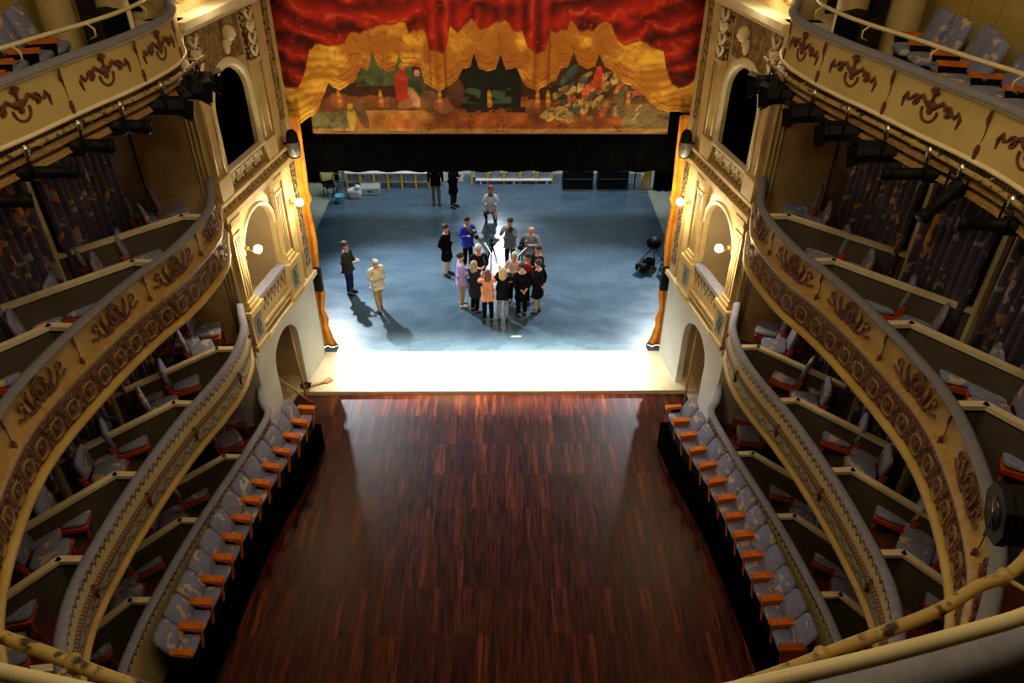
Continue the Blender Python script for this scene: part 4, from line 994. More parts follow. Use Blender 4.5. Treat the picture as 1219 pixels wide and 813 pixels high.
# handrail above the top balcony
P4 = PATH[4]
hr = empty('handrail', (0, 1.4, 9.6), 0, 'thin ivory handrail running above the top balcony cap', 'handrail')
class RP: pass
mb = MB()
HP = [(12.6, 5.2), (11.9, 4.95), (11.3, 4.72), (10.6, 4.74), (9.9, 4.9), (9.26, 5.12), (8.4, 5.37), (7.78, 5.58), (7, 5.66), (6.2, 5.55), (5.1, 5.2), (4.0, 4.5), (2.9, 3.75), (2.15, 3.15), (1.74, 2.55), (1.52, 2.05), (1.43, 1.75), (1.31, 1.25), (1.18, .6), (1.14, 0)]
HPP = horseshoe(HP)
mb.tube([(p.x, p.y-1.4, 9.82-9.6) for p in HPP], .028, 8); mb.build('rail', ivory, hr)
hp = Path(HPP)
for k in range(26):
    u = .5+k*(hp.L-1)/25; q = hp.at(u); q2 = hp.at(u, -.1); mb = MB()
    if q.y < 2.6: continue
    mb.tube([(q.x, q.y-1.4, .22), (q2.x, q2.y-1.4, .16), (q2.x, q2.y-1.4, .08), (q.x, q.y-1.4, .03)], .012, 6); mb.build('rail_support', ivory, hr)
# yellow lighting pipe
PP = [(11.95, 4.30), (11.3, 4.32), (10.7, 4.36), (9.9, 4.54), (9.1, 4.78), (8.3, 4.99), (7.6, 5.15), (6.9, 5.25), (6.2, 5.2), (5.2, 4.95), (4.1, 4.4), (3.1, 3.6), (2.44, 2.89), (2.28, 2.56), (2.14, 2.28), (1.98, 1.83), (1.82, 1.38), (1.62, .7), (1.56, 0)]
PPP = horseshoe(PP); pipeP = Path(PPP)
lp = empty('lighting_pipe', (0, 1.7, 8.9), 0, 'long yellow painted lighting pipe hung round the top balcony front', 'pipe')
mb = MB(); mb.tube([(p.x, p.y-1.7, 0) for p in PPP], .031, 10); mb.build('pipe', pipe_m, lp)
for k in range(24):
    u = .3+k*(pipeP.L-.6)/23; q = pipeP.at(u); q2 = pipeP.at(u, .28 if q.y > 3 else .4); mb = MB()
    mb.tube([(q.x, q.y-1.7, 0), (q2.x, q2.y-1.7, .12)], .014, 6); mb.tube([(q.x, q.y-1.7, -.036), (q.x+.001, q.y-1.7, .036)], .036, 8); mb.build('pipe_bracket', pipe_m, lp)

# ------------------------------------------------------------ theatre spotlights hung from the pipe
def spotlight(px, py, tip, label, L=.55, rad=.10, kind=0):
    """hangs under the pipe point (px,py); the barrel points to tip"""
    z = 8.9; r = empty('theatre_spotlight', (px, py, z), 0, label, 'spotlight', 'spotlights on the lighting pipe')
    c = Vector((0, 0, -.27)); d = (Vector(tip)-Vector((px, py, z))-c).normalized()
    a = d.cross(Vector((0, 0, 1))).normalized()
    mb = MB(); mb.tube([(0, 0, .05), (0, 0, -.09)], .03, 8); mb.tube([(-.03, 0, .0), (.04, 0, .0)], .048, 8); mb.build('clamp', steel, r)
    w_ = rad+.03
    mb = MB(); mb.tube([c+a*w_, c+a*w_+Vector((0, 0, .2)), Vector((0, 0, -.09)), c-a*w_+Vector((0, 0, .2)), c-a*w_], .014, 6); mb.build('yoke', black_metal, r)
    b0 = c-d*L*.45
    mb = MB()
    if kind == 0: mb.lathe([(.03, -.02), (rad*.8, 0), (rad*1.05, .05), (rad*1.08, L*.42), (rad*.75, L*.46), (rad*.72, L*.86), (rad*.85, L*.88), (rad*.85, L)], tuple(b0), 14, d)
    else: mb.lathe([(.04, -.02), (rad*1.0, 0), (rad*1.2, .04), (rad*1.2, L*.75), (rad*1.28, L*.77), (rad*1.28, L*.85)], tuple(b0), 8, d, smooth=False)
    bar = mb.build('barrel', black_metal, r)
    e = b0+d*L*(1.0 if kind == 0 else .85); mb = MB(); mb.lathe([(rad*.7, 0), (rad*.72, .012)], tuple(e), 14, d); mb.build('lens', mat('lens_glass', (.02, .02, .025), .1, spec=.8), bar)
    if kind == 1:
        up_ = a.cross(d).normalized()
        for sgn, ax in ((1, a), (-1, a), (1, up_), (-1, up_)):
            o1 = e+ax*sgn*rad*1.1; o2 = o1+d*.12+ax*sgn*.05; sd = d.cross(ax).normalized()*rad*.95
            mb = MB(); th = ax*.006; q = [o1-sd, o1+sd, o2+sd*1.15, o2-sd*1.15]; mb.add([p-th for p in q]+[p+th for p in q], [(0, 1, 2, 3), (7, 6, 5, 4), (0, 4, 5, 1), (1, 5, 6, 2), (2, 6, 7, 3), (3, 7, 4, 0)]); mb.build('barn_door', black_metal, bar)
    mb = MB(); k_ = b0-d*.0; mb.tube([b0, b0-d*.12+Vector((0, 0, -.08)), b0-d*.1+Vector((.1, .08, .15)), Vector((.12, .1, .0))], .008, 5); mb.build('cable', black_metal, r)
    return r
spl = [(11.62, 'nearest the proscenium', .42, 1), (11.15, 'second from the proscenium', .42, 1), (10.45, 'third from the proscenium', .5, 1), (9.62, 'fourth from the proscenium', .5, 0), (8.92, 'fifth from the proscenium', .55, 0), (8.1, 'sixth from the proscenium', .8, 0), (7.32, 'seventh from the proscenium', .8, 0)]
def pipe_at(side, y): return pipeP.at(pipeP.u_of(side, y))
for side, rows in ((-1, spl), (1, [(11.5, spl[0][1], .42, 1), (10.95, spl[1][1], .42, 1), (10.15, spl[2][1], .5, 1), (9.45, spl[3][1], .5, 1), (8.75, spl[4][1], .6, 1), (8.05, spl[5][1], .72, 0), (7.55, spl[6][1], .75, 0), (6.75, 'eighth from the proscenium', .7, 0)])):
    for k, (y, wh, L, kd) in enumerate(rows):
        q = pipe_at(side, y)
        tip = Vector((q.x-side*1.6, q.y+.9, 8.9-.62))
        if side > 0 and k == 6: tip = Vector((q.x-1.4, q.y-.45, 7.4))
        if side > 0 and k == 7: tip = Vector((q.x-1.8, q.y+.45, 8.55))
        spotlight(q.x, q.y, tip, 'black theatre spotlight %s on the %s lighting pipe' % (wh, gl[side]), L*1.05, .118 if L < .7 else .095, kd)
spotlight(3.40, 2.95, (1.8, 3.42, 8.45), 'large black theatre spotlight hanging at the right near the handrail', .62, .15, 2)

# loudspeakers on the top gallery next to the pier
for side in (-1, 1):
    r = empty('loudspeaker', (side*5.52, 11.75, 8.7), side*math.radians(35), 'black boxy loudspeaker standing behind the %s end of the top balcony' % gl[side], 'loudspeaker')
    mb = MB(); mb.box((0, 0, .45), (.5, .42, .9), bev=.03); mb.build('cabinet', black_metal, r)
    mb = MB(); mb.box((-.02*side, -.22, .45), (.42, .03, .8), bev=.01); mb.build('grille', mat('black_grille', (.012, .012, .013), .8, col2=(.02, .02, .022), scale=60), r)

# poles and bits on the floor by the left door
lw = mat('raw_wood_pole', (.62, .36, .14), .6, col2=(.5, .28, .1), scale=12)
for lab, a, b in (('wooden pole leaning upright in the left pier doorway', (-4.62, 14.55, -.1), (-4.82, 14.9, 1.9)), ('wooden pole leaning low across the left pier doorway', (-4.52, 14.5, -.1), (-5.2, 14.1, 1.15)), ('wooden pole leaning upright in the right pier doorway', (4.78, 14.35, -.1), (5.0, 15.0, 2.0))):
    mb = MB(); mb.tube([(0, 0, 0), tuple(Vector(b)-Vector(a))], .028, 8); o = mb.build('wooden_pole', lw); o.location = a; tag(o, lab, 'pole')
r = empty('floor_clutter', (-4.4, 15.1, 0), .4, 'small broken wooden piece lying on the left end of the apron', 'wood piece')
mb = MB(); mb.box((0, 0, .03), (.5, .07, .05), .1); mb.box((.22, .03, .03), (.2, .14, .06), .4); mb.box((-.3, -.1, .03), (.16, .06, .05), 1.0); mb.build('offcut', lw, r)
r = empty('cable_coil', (-4.72, 14.95, 0), 0, 'small black coil of cable beside the left pier doorway', 'cable')
mb = MB(); mb.tube([(.1*math.cos(t)*(1+.02*t), .1*math.sin(t), .02+.006*t) for t in [i*.5 for i in range(40)]], .014, 5); mb.build('coil', black_metal, r)

# ------------------------------------------------------------ stage furniture upstage
yel = mat('yellow_frame_paint', (.75, .48, .03), .5, col2=(.65, .4, .02), scale=10)
whitet = mat('white_laminate', (.75, .75, .72), .5, col2=(.68, .68, .66), scale=6)
bluep = mat('blue_plastic', (.25, .36, .60), .5, col2=(.5, .56, .65), scale=7)
def bench(x0, x1, y, label, nleg, lowtop=False):
    r = empty('work_table', ((x0+x1)/2, y, 0), 0, label, 'table'); W = x1-x0
    mb = MB(); mb.box((0, 0, .64), (W, .62, .05), bev=.01); mb.build('table_top', whitet, r)
    for k in range(nleg):
        x = -W/2+.05+k*(W-.1)/(nleg-1)
        mb = MB(); mb.box((x, -.27, .31), (.07, .06, .62)); mb.box((x, .27, .31), (.06, .05, .62)); mb.box((x, 0, .58), (.05, .56, .05)); mb.build('leg', yel, r)
    mb = MB(); mb.box((0, .1, .2), (W-.1, .4, .03)); mb.build('lower_shelf', whitet, r)
    for k in range(nleg-1):
        x = -W/2+.05+(k+.5)*(W-.1)/(nleg-1)
        o = MB(); o.box((0, 0, .15), (.34, .3, .3), bev=.03); o.box((0, 0, .31), (.36, .32, .03), bev=.01); c = o.build('storage_crate', bluep)
        c.location = (r.location.x+x, y+.1, .22); tag(c, 'bluish crate under the %s yellow-legged table, %s from its left end' % ('left' if x0 < -3 else 'middle', ['first', 'second', 'third', 'fourth', 'fifth', 'sixth', 'seventh'][k]), 'crate', 'crates on the %s table shelf' % ('left' if x0 < -3 else 'middle'))
    return r
bench(-5.75, -2.45, 27.5, 'long white table on yellow legs at the back left of the stage', 7)
bench(-.95, 2.3, 28.0, 'long white table on yellow legs at the back middle of the stage', 6)
r = empty('white_bench', (.75, 27.75, 0), 0, 'low white bench in front of the middle table at the back of the stage', 'bench')
mb = MB(); mb.box((0, 0, .17), (3.0, .25, .05), bev=.01); mb.build('bench_top', whitet, r)
for x in (-1.3, 0, 1.3): mb = MB(); mb.box((x, 0, .075), (.06, .2, .15)); mb.build('leg', whitet, r)
mb = MB(); mb.box((0, 0, .5), (1.0, .08, 1.0), bev=.01); mb.box((0, -.05, .5), (.9, .02, .9)); o = mb.build('white_screen', whitet); o.location = (-1.75, 27.9, 0); tag(o, 'plain white upright panel between the two yellow-legged tables', 'screen')
for k, (x, w_) in enumerate(((3.2, 1.15), (4.55, 1.15))):
    r = empty('flight_case', (x, 27.3, 0), 0, 'black flight case with silver bottom edge at the back right, %s' % ('nearer the middle' if k == 0 else 'nearer the yellow cables'), 'case')
    mb = MB(); mb.box((0, 0, .42), (w_, .6, .76), bev=.02); mb.build('case_body', black_metal, r)
    mb = MB(); mb.box((0, -.32, .05), (w_-.05, .03, .04)); mb.build('bottom_edge', steel, r)
    mb = MB(); mb.box((0, -.305, .5), (w_-.1, .02, .015)); mb.build('lid_seam', steel, r)
r = empty('pink_bag', (4.25, 27.3, .8), .2, 'pink folded cloth lying on a black flight case', 'cloth'); mb = MB(); pad(mb, (0, 0, .07), (.6, .35, .14)); pad(mb, (.2, .05, .12), (.3, .25, .12)); mb.build('folded_cloth', mat('pink_cloth', (.8, .1, .22), .8, col2=(.7, .07, .17), scale=8), r)
r = empty('yellow_cables', (5.75, 27.1, 0), 0, 'bundle of yellow cables hanging on a stand at the back right', 'cables')
for k in range(6): mb = MB(); mb.tube([(-.2+k*.09, 0, .02), (-.05+k*.06, .02*k, .6), (.1+k*.03, 0, 1.15)], .03, 6); mb.build('cable', yel, r)
mb = MB(); mb.tube([(-.35, .05, 1.15), (.5, .05, 1.15)], .025, 6); mb.tube([(.5, .05, 0), (.5, .05, 1.15)], .025, 6); mb.tube([(-.35, .05, 0), (-.35, .05, 1.15)], .025, 6); mb.build('rack', black_metal, r)
# left back clutter
r = empty('bucket', (-5.75, 25.95, 0), 0, 'light blue bucket on the stage floor at the back left', 'bucket')
mb = MB(); mb.lathe([(.11, 0), (.13, .01), (.17, .3), (.185, .31), (.175, .32), (.16, .3), (.12, .03), (.01, .03)], (0, 0, 0), 16); mb.build('bucket_body', mat('light_blue_plastic', (.15, .62, .75), .4, col2=(.12, .55, .68), scale=6), r)
mb = MB(); mb.tube([(-.18, 0, .3), (-.12, -.1, .38), (.12, -.1, .38), (.18, 0, .3)], .008, 5); mb.build('handle', steel, r)
r = empty('white_bag', (-5.25, 26.4, 0), 0, 'crumpled white bag beside the light blue bucket', 'bag')
mb = MB(); pad(mb, (0, 0, .2), (.45, .32, .4), .2); pad(mb, (.12, -.05, .42), (.2, .18, .25), .5); pad(mb, (-.18, -.05, .3), (.2, .2, .2), -.4); mb.build('bag_body', whitet, r)
r = empty('equipment_case', (-4.75, 26.85, 0), .05, 'flat grey equipment case on the floor before the left table', 'case')
mb = MB(); mb.box((0, 0, .16), (.75, .5, .3), bev=.03); mb.build('case_body', mat('grey_case', (.4, .44, .42), .5, col2=(.34, .38, .36), scale=6), r)
mb = MB(); mb.box((0, -.26, .17), (.15, .02, .04)); mb.build('handle', black_metal, r)
r = empty('ladder', (-5.9, 26.9, 0), .3, 'pale leaning step ladder at the back left of the stage', 'ladder')
for s in (-1, 1): mb = MB(); mb.tube([(s*.22, -.35, 0), (s*.16, 0, 1.7)], .025, 6); mb.tube([(s*.22, .35, 0), (s*.16, 0, 1.7)], .02, 6); mb.build('side_rail', steel, r)
for k in range(5): mb = MB(); t = (k+1)/6; mb.box((0, -.35*(1-t), 1.7*t), (.42-.1*t, .09, .025)); mb.build('step', steel, r)
r = empty('stacked_chair', (-6.2, 26.5, 0), .6, 'dark chair with a yellow jacket on it beside the bucket', 'chair')
mb = MB(); mb.box((0, 0, .45), (.42, .42, .05), bev=.02); mb.box((0, .2, .7), (.42, .04, .45), bev=.02); mb.build('seat_shell', black_metal, r)
for x in (-.18, .18):
    for y in (-.18, .18): mb = MB(); mb.tube([(x, y, 0), (x, y, .44)], .015, 6); mb.build('leg', black_metal, r)
mb = MB(); pad(mb, (0, .17, .8), (.5, .15, .4)); mb.build('jacket', mat('straw_jacket', (.6, .52, .2), .8, col2=(.5, .42, .15), scale=8), r)
# heap of equipment at the right leg
r = empty('follow_spot', (5.15, 21.35, 0), .5, 'black stage lamp on a low stand by the right side drape', 'stage lamp')
mb = MB(); mb.lathe([(.1, -.2), (.2, -.15), (.22, .1), (.17, .3), (.2, .38)], (0, 0, .75), 14, (-.5, -.4, .3)); mb.build('lamp_head', black_metal, r)
for k in range(3): mb = MB(); a_ = k*2.1; mb.tube([(0, 0, .6), (.4*math.cos(a_), .4*math.sin(a_), .02)], .018, 6); mb.build('leg', black_metal, r)
r = empty('low_stage_lamp', (4.75, 20.8, 0), .9, 'grey-black stage lamp lying low on the floor by the right side drape', 'stage lamp')
mb = MB(); mb.box((0, 0, .22), (.5, .36, .26), bev=.05); mb.box((.25, -.1, .3), (.2, .3, .2), .3, bev=.03); mb.build('lamp_head', black_metal, r)
mb = MB(); mb.tube([(-.3, 0, .02), (-.3, 0, .25), (.3, 0, .25), (.3, 0, .02)], .02, 6); mb.build('yoke', steel, r)
r = empty('equipment_trolley', (5.75, 21.2, 0), .2, 'tall equipment trolley with yellow cloths behind the right side drape', 'trolley')
for x in (-.25, .25):
    for y in (-.2, .2): mb = MB(); mb.tube([(x, y, .08), (x, y, 1.5)], .02, 6); mb.build('post', steel, r)
for zz in (.15, .75, 1.4): mb = MB(); mb.box((0, 0, zz), (.56, .46, .04)); mb.build('shelf', black_metal, r)
mb = MB(); pad(mb, (0, -.05, 1.52), (.5, .4, .25)); mb.build('yellow_cloth', yel, r)

# ------------------------------------------------------------ people
def skin_mesh(name, nodes, edges, root, m, parent, sub=2):
    me = bpy.data.meshes.new(name); me.from_pydata([n[0] for n in nodes], edges, [])
    o = bpy.data.objects.new(name, me); COL.objects.link(o)
    sk = o.modifiers.new('skin', 'SKIN'); sk.use_smooth_shade = True
    for i, n in enumerate(nodes):
        sv = me.skin_vertices[0].data[i]; rr = n[1] if isinstance(n[1], tuple) else (n[1], n[1]); sv.radius = rr; sv.use_root = (i == root)
    ss = o.modifiers.new('sub', 'SUBSURF'); ss.levels = sub; ss.render_levels = sub
    dg = bpy.context.evaluated_depsgraph_get(); dg.update(); ev = o.evaluated_get(dg)
    m2 = bpy.data.meshes.new_from_object(ev); m2.name = name; m2.materials.clear(); m2.materials.append(m)
    o.modifiers.clear(); o.data = m2; bpy.data.meshes.remove(me); o.parent = parent
    return o
def person(loc, face, label, top, bottom, hair, h=1.75, arms='down', legs='stand', coat=False, hairstyle='short', shoes=None, bend=0, skirt=False, topm=None):
    """face: heading in degrees, 0 = facing +x, 90 = +y (upstage)"""
    r = empty('person', loc, math.radians(face)-PI/2, label, 'person'); k = h/1.75
    def K(p): return (p[0]*k, p[1]*k, p[2]*k)
    lean = lambda z: bend*max(0, z-.95)
    dz = 0; kneel = legs == 'crouch'
    if kneel: dz = -.48
    def T(x, y, z): return K((x, y+lean(z), z+dz))
    sp = [(T(0, 0, .95), (.155, .11)), (T(0, 0, 1.10), (.135, .10)), (T(0, .0, 1.30), (.165, .115)), (T(0, -.01, 1.43), (.10, .08)), (T(0, 0, 1.50), .058), (T(0, .015, 1.56), .062), (T(0, .02, 1.64), (.078, .092)), (T(0, .012, 1.72), (.066, .078))]
    poses = {
     'down': [(.20, 0, 1.42), (.25, -.02, 1.13), (.255, .05, .88)],
     'pocket': [(.20, 0, 1.42), (.28, -.06, 1.15), (.21, .07, .95)],
     'front': [(.20, 0, 1.42), (.25, .04, 1.14), (.10, .27, 1.18)],
     'camera': [(.20, .02, 1.42), (.26, .20, 1.25), (.08, .26, 1.52)],
     'hold': [(.20, 0, 1.42), (.27, .06, 1.16), (.12, .34, 1.30)],
     'reach': [(.20, .02, 1.42), (.24, .24, 1.28), (.14, .50, 1.36)],
     'crossed': [(.20, 0, 1.42), (.25, .06, 1.15), (-.03, .20, 1.20)],
     'back': [(.20, 0, 1.42), (.27, -.10, 1.15), (.08, -.16, .98)]}
    if isinstance(arms, str): arms = (arms, arms)
    if legs == 'stand': lg = [[(.095, 0, .90), (.10, .015, .50), (.105, -.02, .09), (.12, .12, .04)], [(-.095, 0, .90), (-.10, .015, .50), (-.105, -.02, .09), (-.12, .12, .04)]]
    elif legs == 'stride': lg = [[(.095, 0, .90), (.10, .12, .50), (.105, .12, .09), (.11, .25, .04)], [(-.095, 0, .90), (-.10, -.03, .50), (-.11, -.17, .10), (-.11, -.05, .04)]]
    else: lg = [[(.12, 0, .44), (.20, .38, .48), (.16, .12, .09), (.17, .26, .04)], [(-.12, 0, .44), (-.17, .30, .10), (-.14, -.10, .09), (-.14, -.18, .04)]]
    nodes = list(sp); edges = [(i, i+1) for i in range(7)]
    def add(p, rad, to): nodes.append((p, rad)); edges.append((to, len(nodes)-1)); return len(nodes)-1
    add(T(0, .105, 1.625), .014, 6)        # nose
    for s in (-1, 1): add(T(s*.09, .0, 1.63), (.012, .02), 6)   # ears
    armn = []
    for s, nm in ((1, arms[0]), (-1, arms[1])):
        pz = poses[nm]; sh, el, wr = [T(s*p[0], p[1], p[2]) for p in pz]
        i1 = add(sh, .058, 3); i2 = add(el, .043, i1); i3 = add(wr, .028, i2)
        d = (Vector(wr)-Vector(el)).normalized(); palm = Vector(wr)+d*.055*k; i4 = add(tuple(palm), (.036, .02), i3)
        sd = d.cross(Vector((0, 0, 1))); sd = sd.normalized() if sd.length > .1 else Vector((0, 1, 0)); dn = d.cross(sd).normalized(); dn = dn if dn.z < 0 else -dn
        for f in range(4):
            ln = (.07, .08, .075, .06)[f]*k; o_ = (f-1.5)*.02*k
            j = add(tuple(palm+d*.045*k+sd*o_), .0095, i4); j = add(tuple(palm+d*(.045*k+ln*.55)+sd*o_*1.1+dn*.012*k), .0085, j); add(tuple(palm+d*(.045*k+ln*.8)+sd*o_*1.1+dn*.035*k), .007, j)
        j = add(tuple(palm-d*.005*k+sd*.04*k*s), .011, i4); add(tuple(palm+d*.03*k+sd*.055*k*s+dn*.02*k), .009, j)
        armn.append((sh, el, wr))
    for leg in lg:
        pr = 0
        for p, rad in zip(leg, (.070, .052, .038, .035)): pr = add(K(p), rad, pr)
    nodes = [(p, tuple(v*k for v in rd) if isinstance(rd, tuple) else rd*k) for p, rd in nodes]
    skin_mesh('body', nodes, edges, 0, skin, r, 2)
    tm = topm or mat('cloth_%s' % '_'.join('%02d' % int(c*99) for c in top), top, .9, col2=tuple(c*.8 for c in top), scale=9, spec=.06)
    # top garment
    g = [(T(0, 0, .97 if not coat else .95), (.195, .15)), (T(0, 0, 1.10), (.165, .125)), (T(0, 0, 1.30), (.19, .135)), (T(0, -.01, 1.43), (.12, .095)), (T(0, -.005, 1.475), (.075, .07))]; e = [(0, 1), (1, 2), (2, 3), (3, 4)]
    for (sh, el, wr) in armn:
        i = len(g); g += [(sh, .078), (el, .058), (tuple(Vector(el).lerp(Vector(wr), .92)), .043)]; e += [(3, i), (i, i+1), (i+1, i+2)]
    if coat and not kneel:
        g += [(K((0, -.0, .74)), (.235, .18)), (K((0, -.0, .50)), (.25, .195))]; n_ = len(g); e += [(0, n_-2), (n_-2, n_-1)]
    else: g += [(T(0, 0, .93) if not kneel else K((0, -.02, .42)), (.175, .14))]; e += [(0, len(g)-1)]
    g = [(p, tuple(v*k for v in rd) if isinstance(rd, tuple) else rd*k) for p, rd in g]
    skin_mesh('coat' if coat else 'top', g, e, 0, tm, r, 2)
    bmn = mat('cloth_%s' % '_'.join('%02d' % int(c*99) for c in bottom), bottom, .9, col2=tuple(c*.8 for c in bottom), scale=9, spec=.06)
    if skirt:
        g = [(K((0, 0, .98)), (.16, .12)), (K((0, 0, .7)), (.20, .16)), (K((0, 0, .22)), (.23, .19))]; e = [(0, 1), (1, 2)]; nm = 'skirt'
    else:
        g = [(T(0, 0, .93), (.125, .10))]; e = []; nm = 'trousers'
        for leg in lg:
            i = len(g); g += [(K((leg[0][0]*.85, leg[0][1], leg[0][2]-.10)), (.088, .095)), (K(leg[1]), .075), (K((leg[2][0], leg[2][1], leg[2][2]+.02)), .062)]; e += [(0, i), (i, i+1), (i+1, i+2)]
    g = [(p, tuple(v*k for v in rd) if isinstance(rd, tuple) else rd*k) for p, rd in g]
    skin_mesh(nm, g, e, 0, bmn, r, 2)
    sm_ = mat('shoe_%s' % ('light' if shoes else 'dark'), shoes or (.015, .013, .012), .5)
    for leg in lg:
        a_, b_ = leg[2], leg[3]; mb = MB(); mb.tube([K((a_[0], a_[1]-.05, .05)), K((a_[0], a_[1]+.02, .065)), K((b_[0], b_[1]-.01, .045)), K((b_[0], b_[1]+.05, .03))], [.035*k, .05*k, .045*k, .022*k], 10); mb.build('shoe', sm_, r)
    # hair
    hm = mat('hair_%s' % '_'.join('%02d' % int(c*99) for c in hair), hair, .7, col2=tuple(c*.7 for c in hair), scale=30)
    mb = MB(); c = Vector(T(0, -.012, 1.70))
    if hairstyle == 'bald':
        mb.ball((c.x, c.y-.03*k, c.z-.05*k), .088*k, 14, 8, (1, .95, .6))
    else:
        mb.ball(tuple(c), .105*k, 16, 10, (.92, 1.02, .88))
    if hairstyle == 'long':
        mb.ball(T(0, -.075, 1.56), .115*k, 14, 8, (.95, .55, 1.35)); mb.ball(T(0, -.03, 1.64), .115*k, 14, 8, (.98, .8, 1.0))
    if hairstyle == 'bun': mb.ball(T(0, -.12, 1.68), .055*k)
    mb.build('hair' if hairstyle != 'cap' else 'cap', hm, r)
    # eyes
    mb = MB()
    for s in (-1, 1): mb.ball(T(s*.03, .098, 1.655), .010*k, 8, 6)
    mb.build('eyes', mat('eye_dark', (.02, .015, .012), .3), r)
    return r
BK = (.003, .003, .0045)
person((-4.31, 19.5, 0), -15, 'person in dark olive jacket and navy jeans standing at the left of the stage', (.05, .045, .035), (.015, .03, .10), (.09, .06, .04), arms='front')
person((-3.3, 18.55, 0), 130, 'person with white hair in cream jacket and khaki trousers at the left of the stage', (.80, .74, .58), (.58, .44, .22), (.62, .58, .52), arms='front', hairstyle='bald', legs='stride')
person((-1.45, 20.6, 0), -25, 'person in long black coat and cream trousers standing apart from the group', BK, (.72, .70, .60), (.02, .015, .012), arms='back', coat=True)
person((-.82, 21.1, 0), -60, 'person in bright blue sweater filming with a shoulder camera', (.035, .05, .42), BK, (.02, .017, .015), arms='hold')
person((-.12, 24.5, 0), -90, 'crouching photographer in white top and red cap facing the group', (.80, .80, .78), (.05, .07, .09), (.75, .05, .05), arms='camera', legs='crouch', hairstyle='cap')
person((-2.15, 25.8, 0), -80, 'person in black top and brown trousers at the back of the stage', BK, (.17, .15, .11), (.02, .015, .012), arms='down')
person((-1.5, 25.55, 0), -30, 'person in long dark coat and trousers at the back of the stage', BK, (.03, .03, .03), (.04, .03, .02), arms='hold', coat=True, h=1.7)
person((.52, 21.0, 0), -110, 'photographer in black and grey top and dark jeans behind the group', (.16, .19, .22), (.02, .03, .08), (.02, .015, .012), arms='camera')
person((1.15, 20.5, 0), -110, 'bald person in grey jacket working at a tripod camera', (.22, .26, .30), (.02, .025, .05), (.5, .38, .3), arms='hold', hairstyle='bald')
person((-.42, 19.3, 0), -80, 'white-haired person in dark suit facing the journalists', (.014, .016, .022), (.014, .016, .022), (.72, .70, .66), arms='front')
person((-.92, 18.8, 0), 10, 'person in lavender shirt and tan trousers at the left of the group', (.50, .38, .72), (.52, .34, .18), (.02, .015, .012), arms='front', shoes=(.7, .7, .66))
person((-.52, 18.45, 0), 40, 'person in dark outfit with fair hair and pink scarf beside the lavender shirt', (.02, .022, .03), BK, (.45, .36, .22), arms='front', hairstyle='long', coat=True, h=1.68)
person((-.14, 17.95, 0), 95, 'person with long brown hair in salmon top seen from behind', (.85, .36, .22), BK, (.17, .07, .03), arms='reach', hairstyle='long', h=1.68)
person((.28, 18.0, 0), 85, 'person with blond hair in black jacket and pale jeans seen from behind', BK, (.28, .34, .42), (.66, .50, .24), arms='reach', hairstyle='long', h=1.72)
person((.82, 18.25, 0), 110, 'person in black coat with hands behind the back at the right of the group', BK, BK, (.03, .018, .012), arms='back', coat=True, h=1.74)
person((1.28, 18.4, 0), 150, 'person in black coat and grey trousers at the right edge of the group', BK, (.36, .38, .42), (.025, .016, .012), arms='back', coat=True)
person((1.32, 19.25, 0), -150, 'person in dark jacket with red collar behind the black coats', (.03, .016, .02), BK, (.06, .03, .02), arms='front')
person((1.0, 18.95, 0), -170, 'person in dark red top squeezed between the black coats', (.30, .02, .02), BK, (.04, .02, .015), arms='front', h=1.66)
person((.62, 18.95, 0), -110, 'person in white and red patterned scarf in the middle of the group', (.55, .40, .38), BK, (.55, .50, .45), arms='hold', h=1.68)

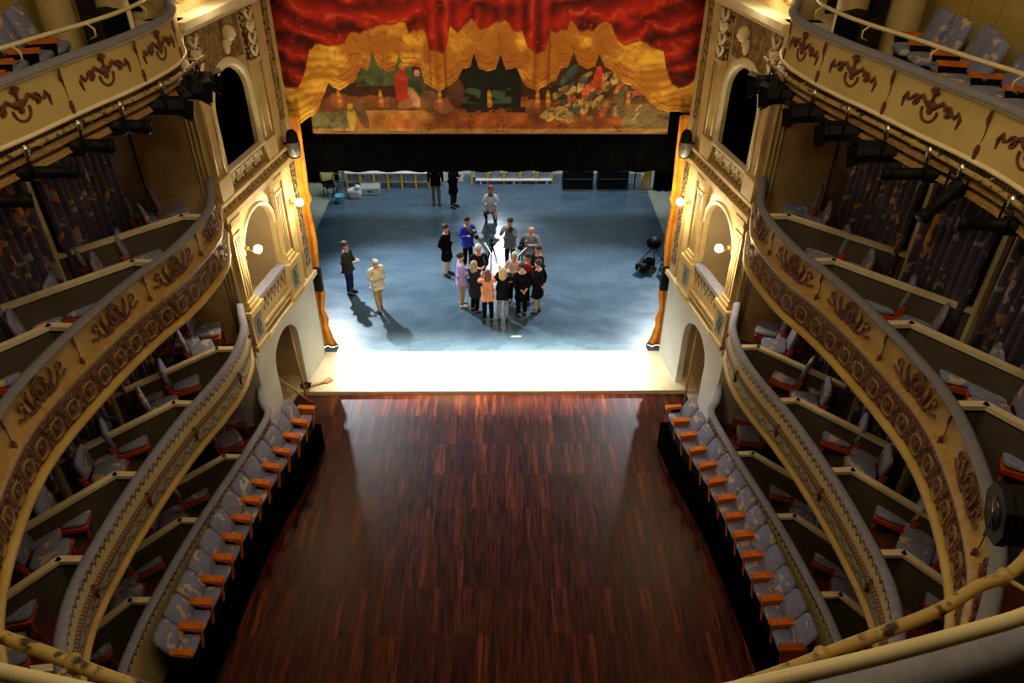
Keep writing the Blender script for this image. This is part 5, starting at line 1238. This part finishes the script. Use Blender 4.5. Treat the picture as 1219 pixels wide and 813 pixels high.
def video_camera(loc, rz, label):
    r = empty('video_camera', loc, rz, label, 'camera')
    mb = MB(); mb.box((0, 0, 0), (.13, .34, .17), bev=.02); mb.box((0, -.02, .11), (.05, .2, .04), bev=.01); mb.build('camera_body', black_metal, r)
    mb = MB(); mb.lathe([(.05, 0), (.055, .1), (.07, .16), (.07, .2)], (0, .17, 0), 12, (0, 1, 0)); mb.build('lens', black_metal, r)
    mb = MB(); mb.box((-.1, .02, .05), (.07, .12, .06), bev=.01); mb.build('viewfinder', mat('grey_plastic', (.12, .12, .13), .5), r)
    return r
video_camera((-.68, 20.74, 1.42), math.radians(-150), 'black shoulder video camera held by the person in blue')
for (x, y, n) in ((.52, 20.73, 'photographer in black and grey'), (-.12, 24.22, 'crouching photographer')):
    z = 1.55 if y < 22 else 1.12
    r = empty('photo_camera', (x, y, z), PI, 'black photo camera held to the eye by the %s' % n, 'camera')
    mb = MB(); mb.box((0, 0, 0), (.15, .07, .10), bev=.015); mb.build('camera_body', black_metal, r); mb = MB(); mb.lathe([(.035, 0), (.04, .1), (.045, .13)], (0, .03, 0), 12, (0, 1, 0)); mb.build('lens', black_metal, r)
def tripod(x, y, h, label, m, cam_=True, legr=.35):
    r = empty('tripod', (x, y, 0), .4, label, 'tripod')
    for k in range(3): a_ = k*2.094; mb = MB(); mb.tube([(.03*math.cos(a_), .03*math.sin(a_), h-.1), (legr*.5*math.cos(a_), legr*.5*math.sin(a_), h*.45), (legr*math.cos(a_), legr*math.sin(a_), .02)], [.025, .022, .016], 8); mb.build('leg', m, r)
    mb = MB(); mb.tube([(0, 0, h-.35), (0, 0, h)], .03, 8); mb.box((0, 0, h+.01), (.14, .14, .05), bev=.01); mb.build('tripod_head', m, r)
    return r
tripod(-.05, 20.35, 1.25, 'black tripod in front of the person in blue', black_metal); video_camera((-.05, 20.3, 1.42), PI, 'black video camera mounted on the tripod in the middle of the group')
tripod(.88, 20.1, 1.3, 'black tripod beside the bald person', black_metal); video_camera((.88, 20.05, 1.45), math.radians(165), 'pale-topped video camera on the tripod beside the bald person')
for lab, a_, b_ in (('white boom pole held over the group from the left', (-.25, 20.2, 1.35), (.15, 19.05, 1.25)), ('white boom pole held over the group from the right', (1.0, 20.0, 1.3), (.55, 19.15, 1.3))):
    mb = MB(); v = Vector(b_)-Vector(a_); mb.tube([(0, 0, 0), tuple(v)], .016, 8); mb.tube([tuple(v), tuple(v*1.12)], .035, 8); o = mb.build('boom_pole', whitet); o.location = a_; tag(o, lab, 'boom pole')
# tape marks on the stage floor
for lab, x, y, c in (('small pale tape mark on the stage floor in front of the group', .65, 17.2, (.7, .7, .66)),):
    mb = MB(); mb.box((0, 0, .002), (.28, .06, .004)); o = mb.build('tape_mark', mat('tape', c, .6)); o.location = (x, y, .006); tag(o, lab, 'tape')
bpy.context.view_layer.update()
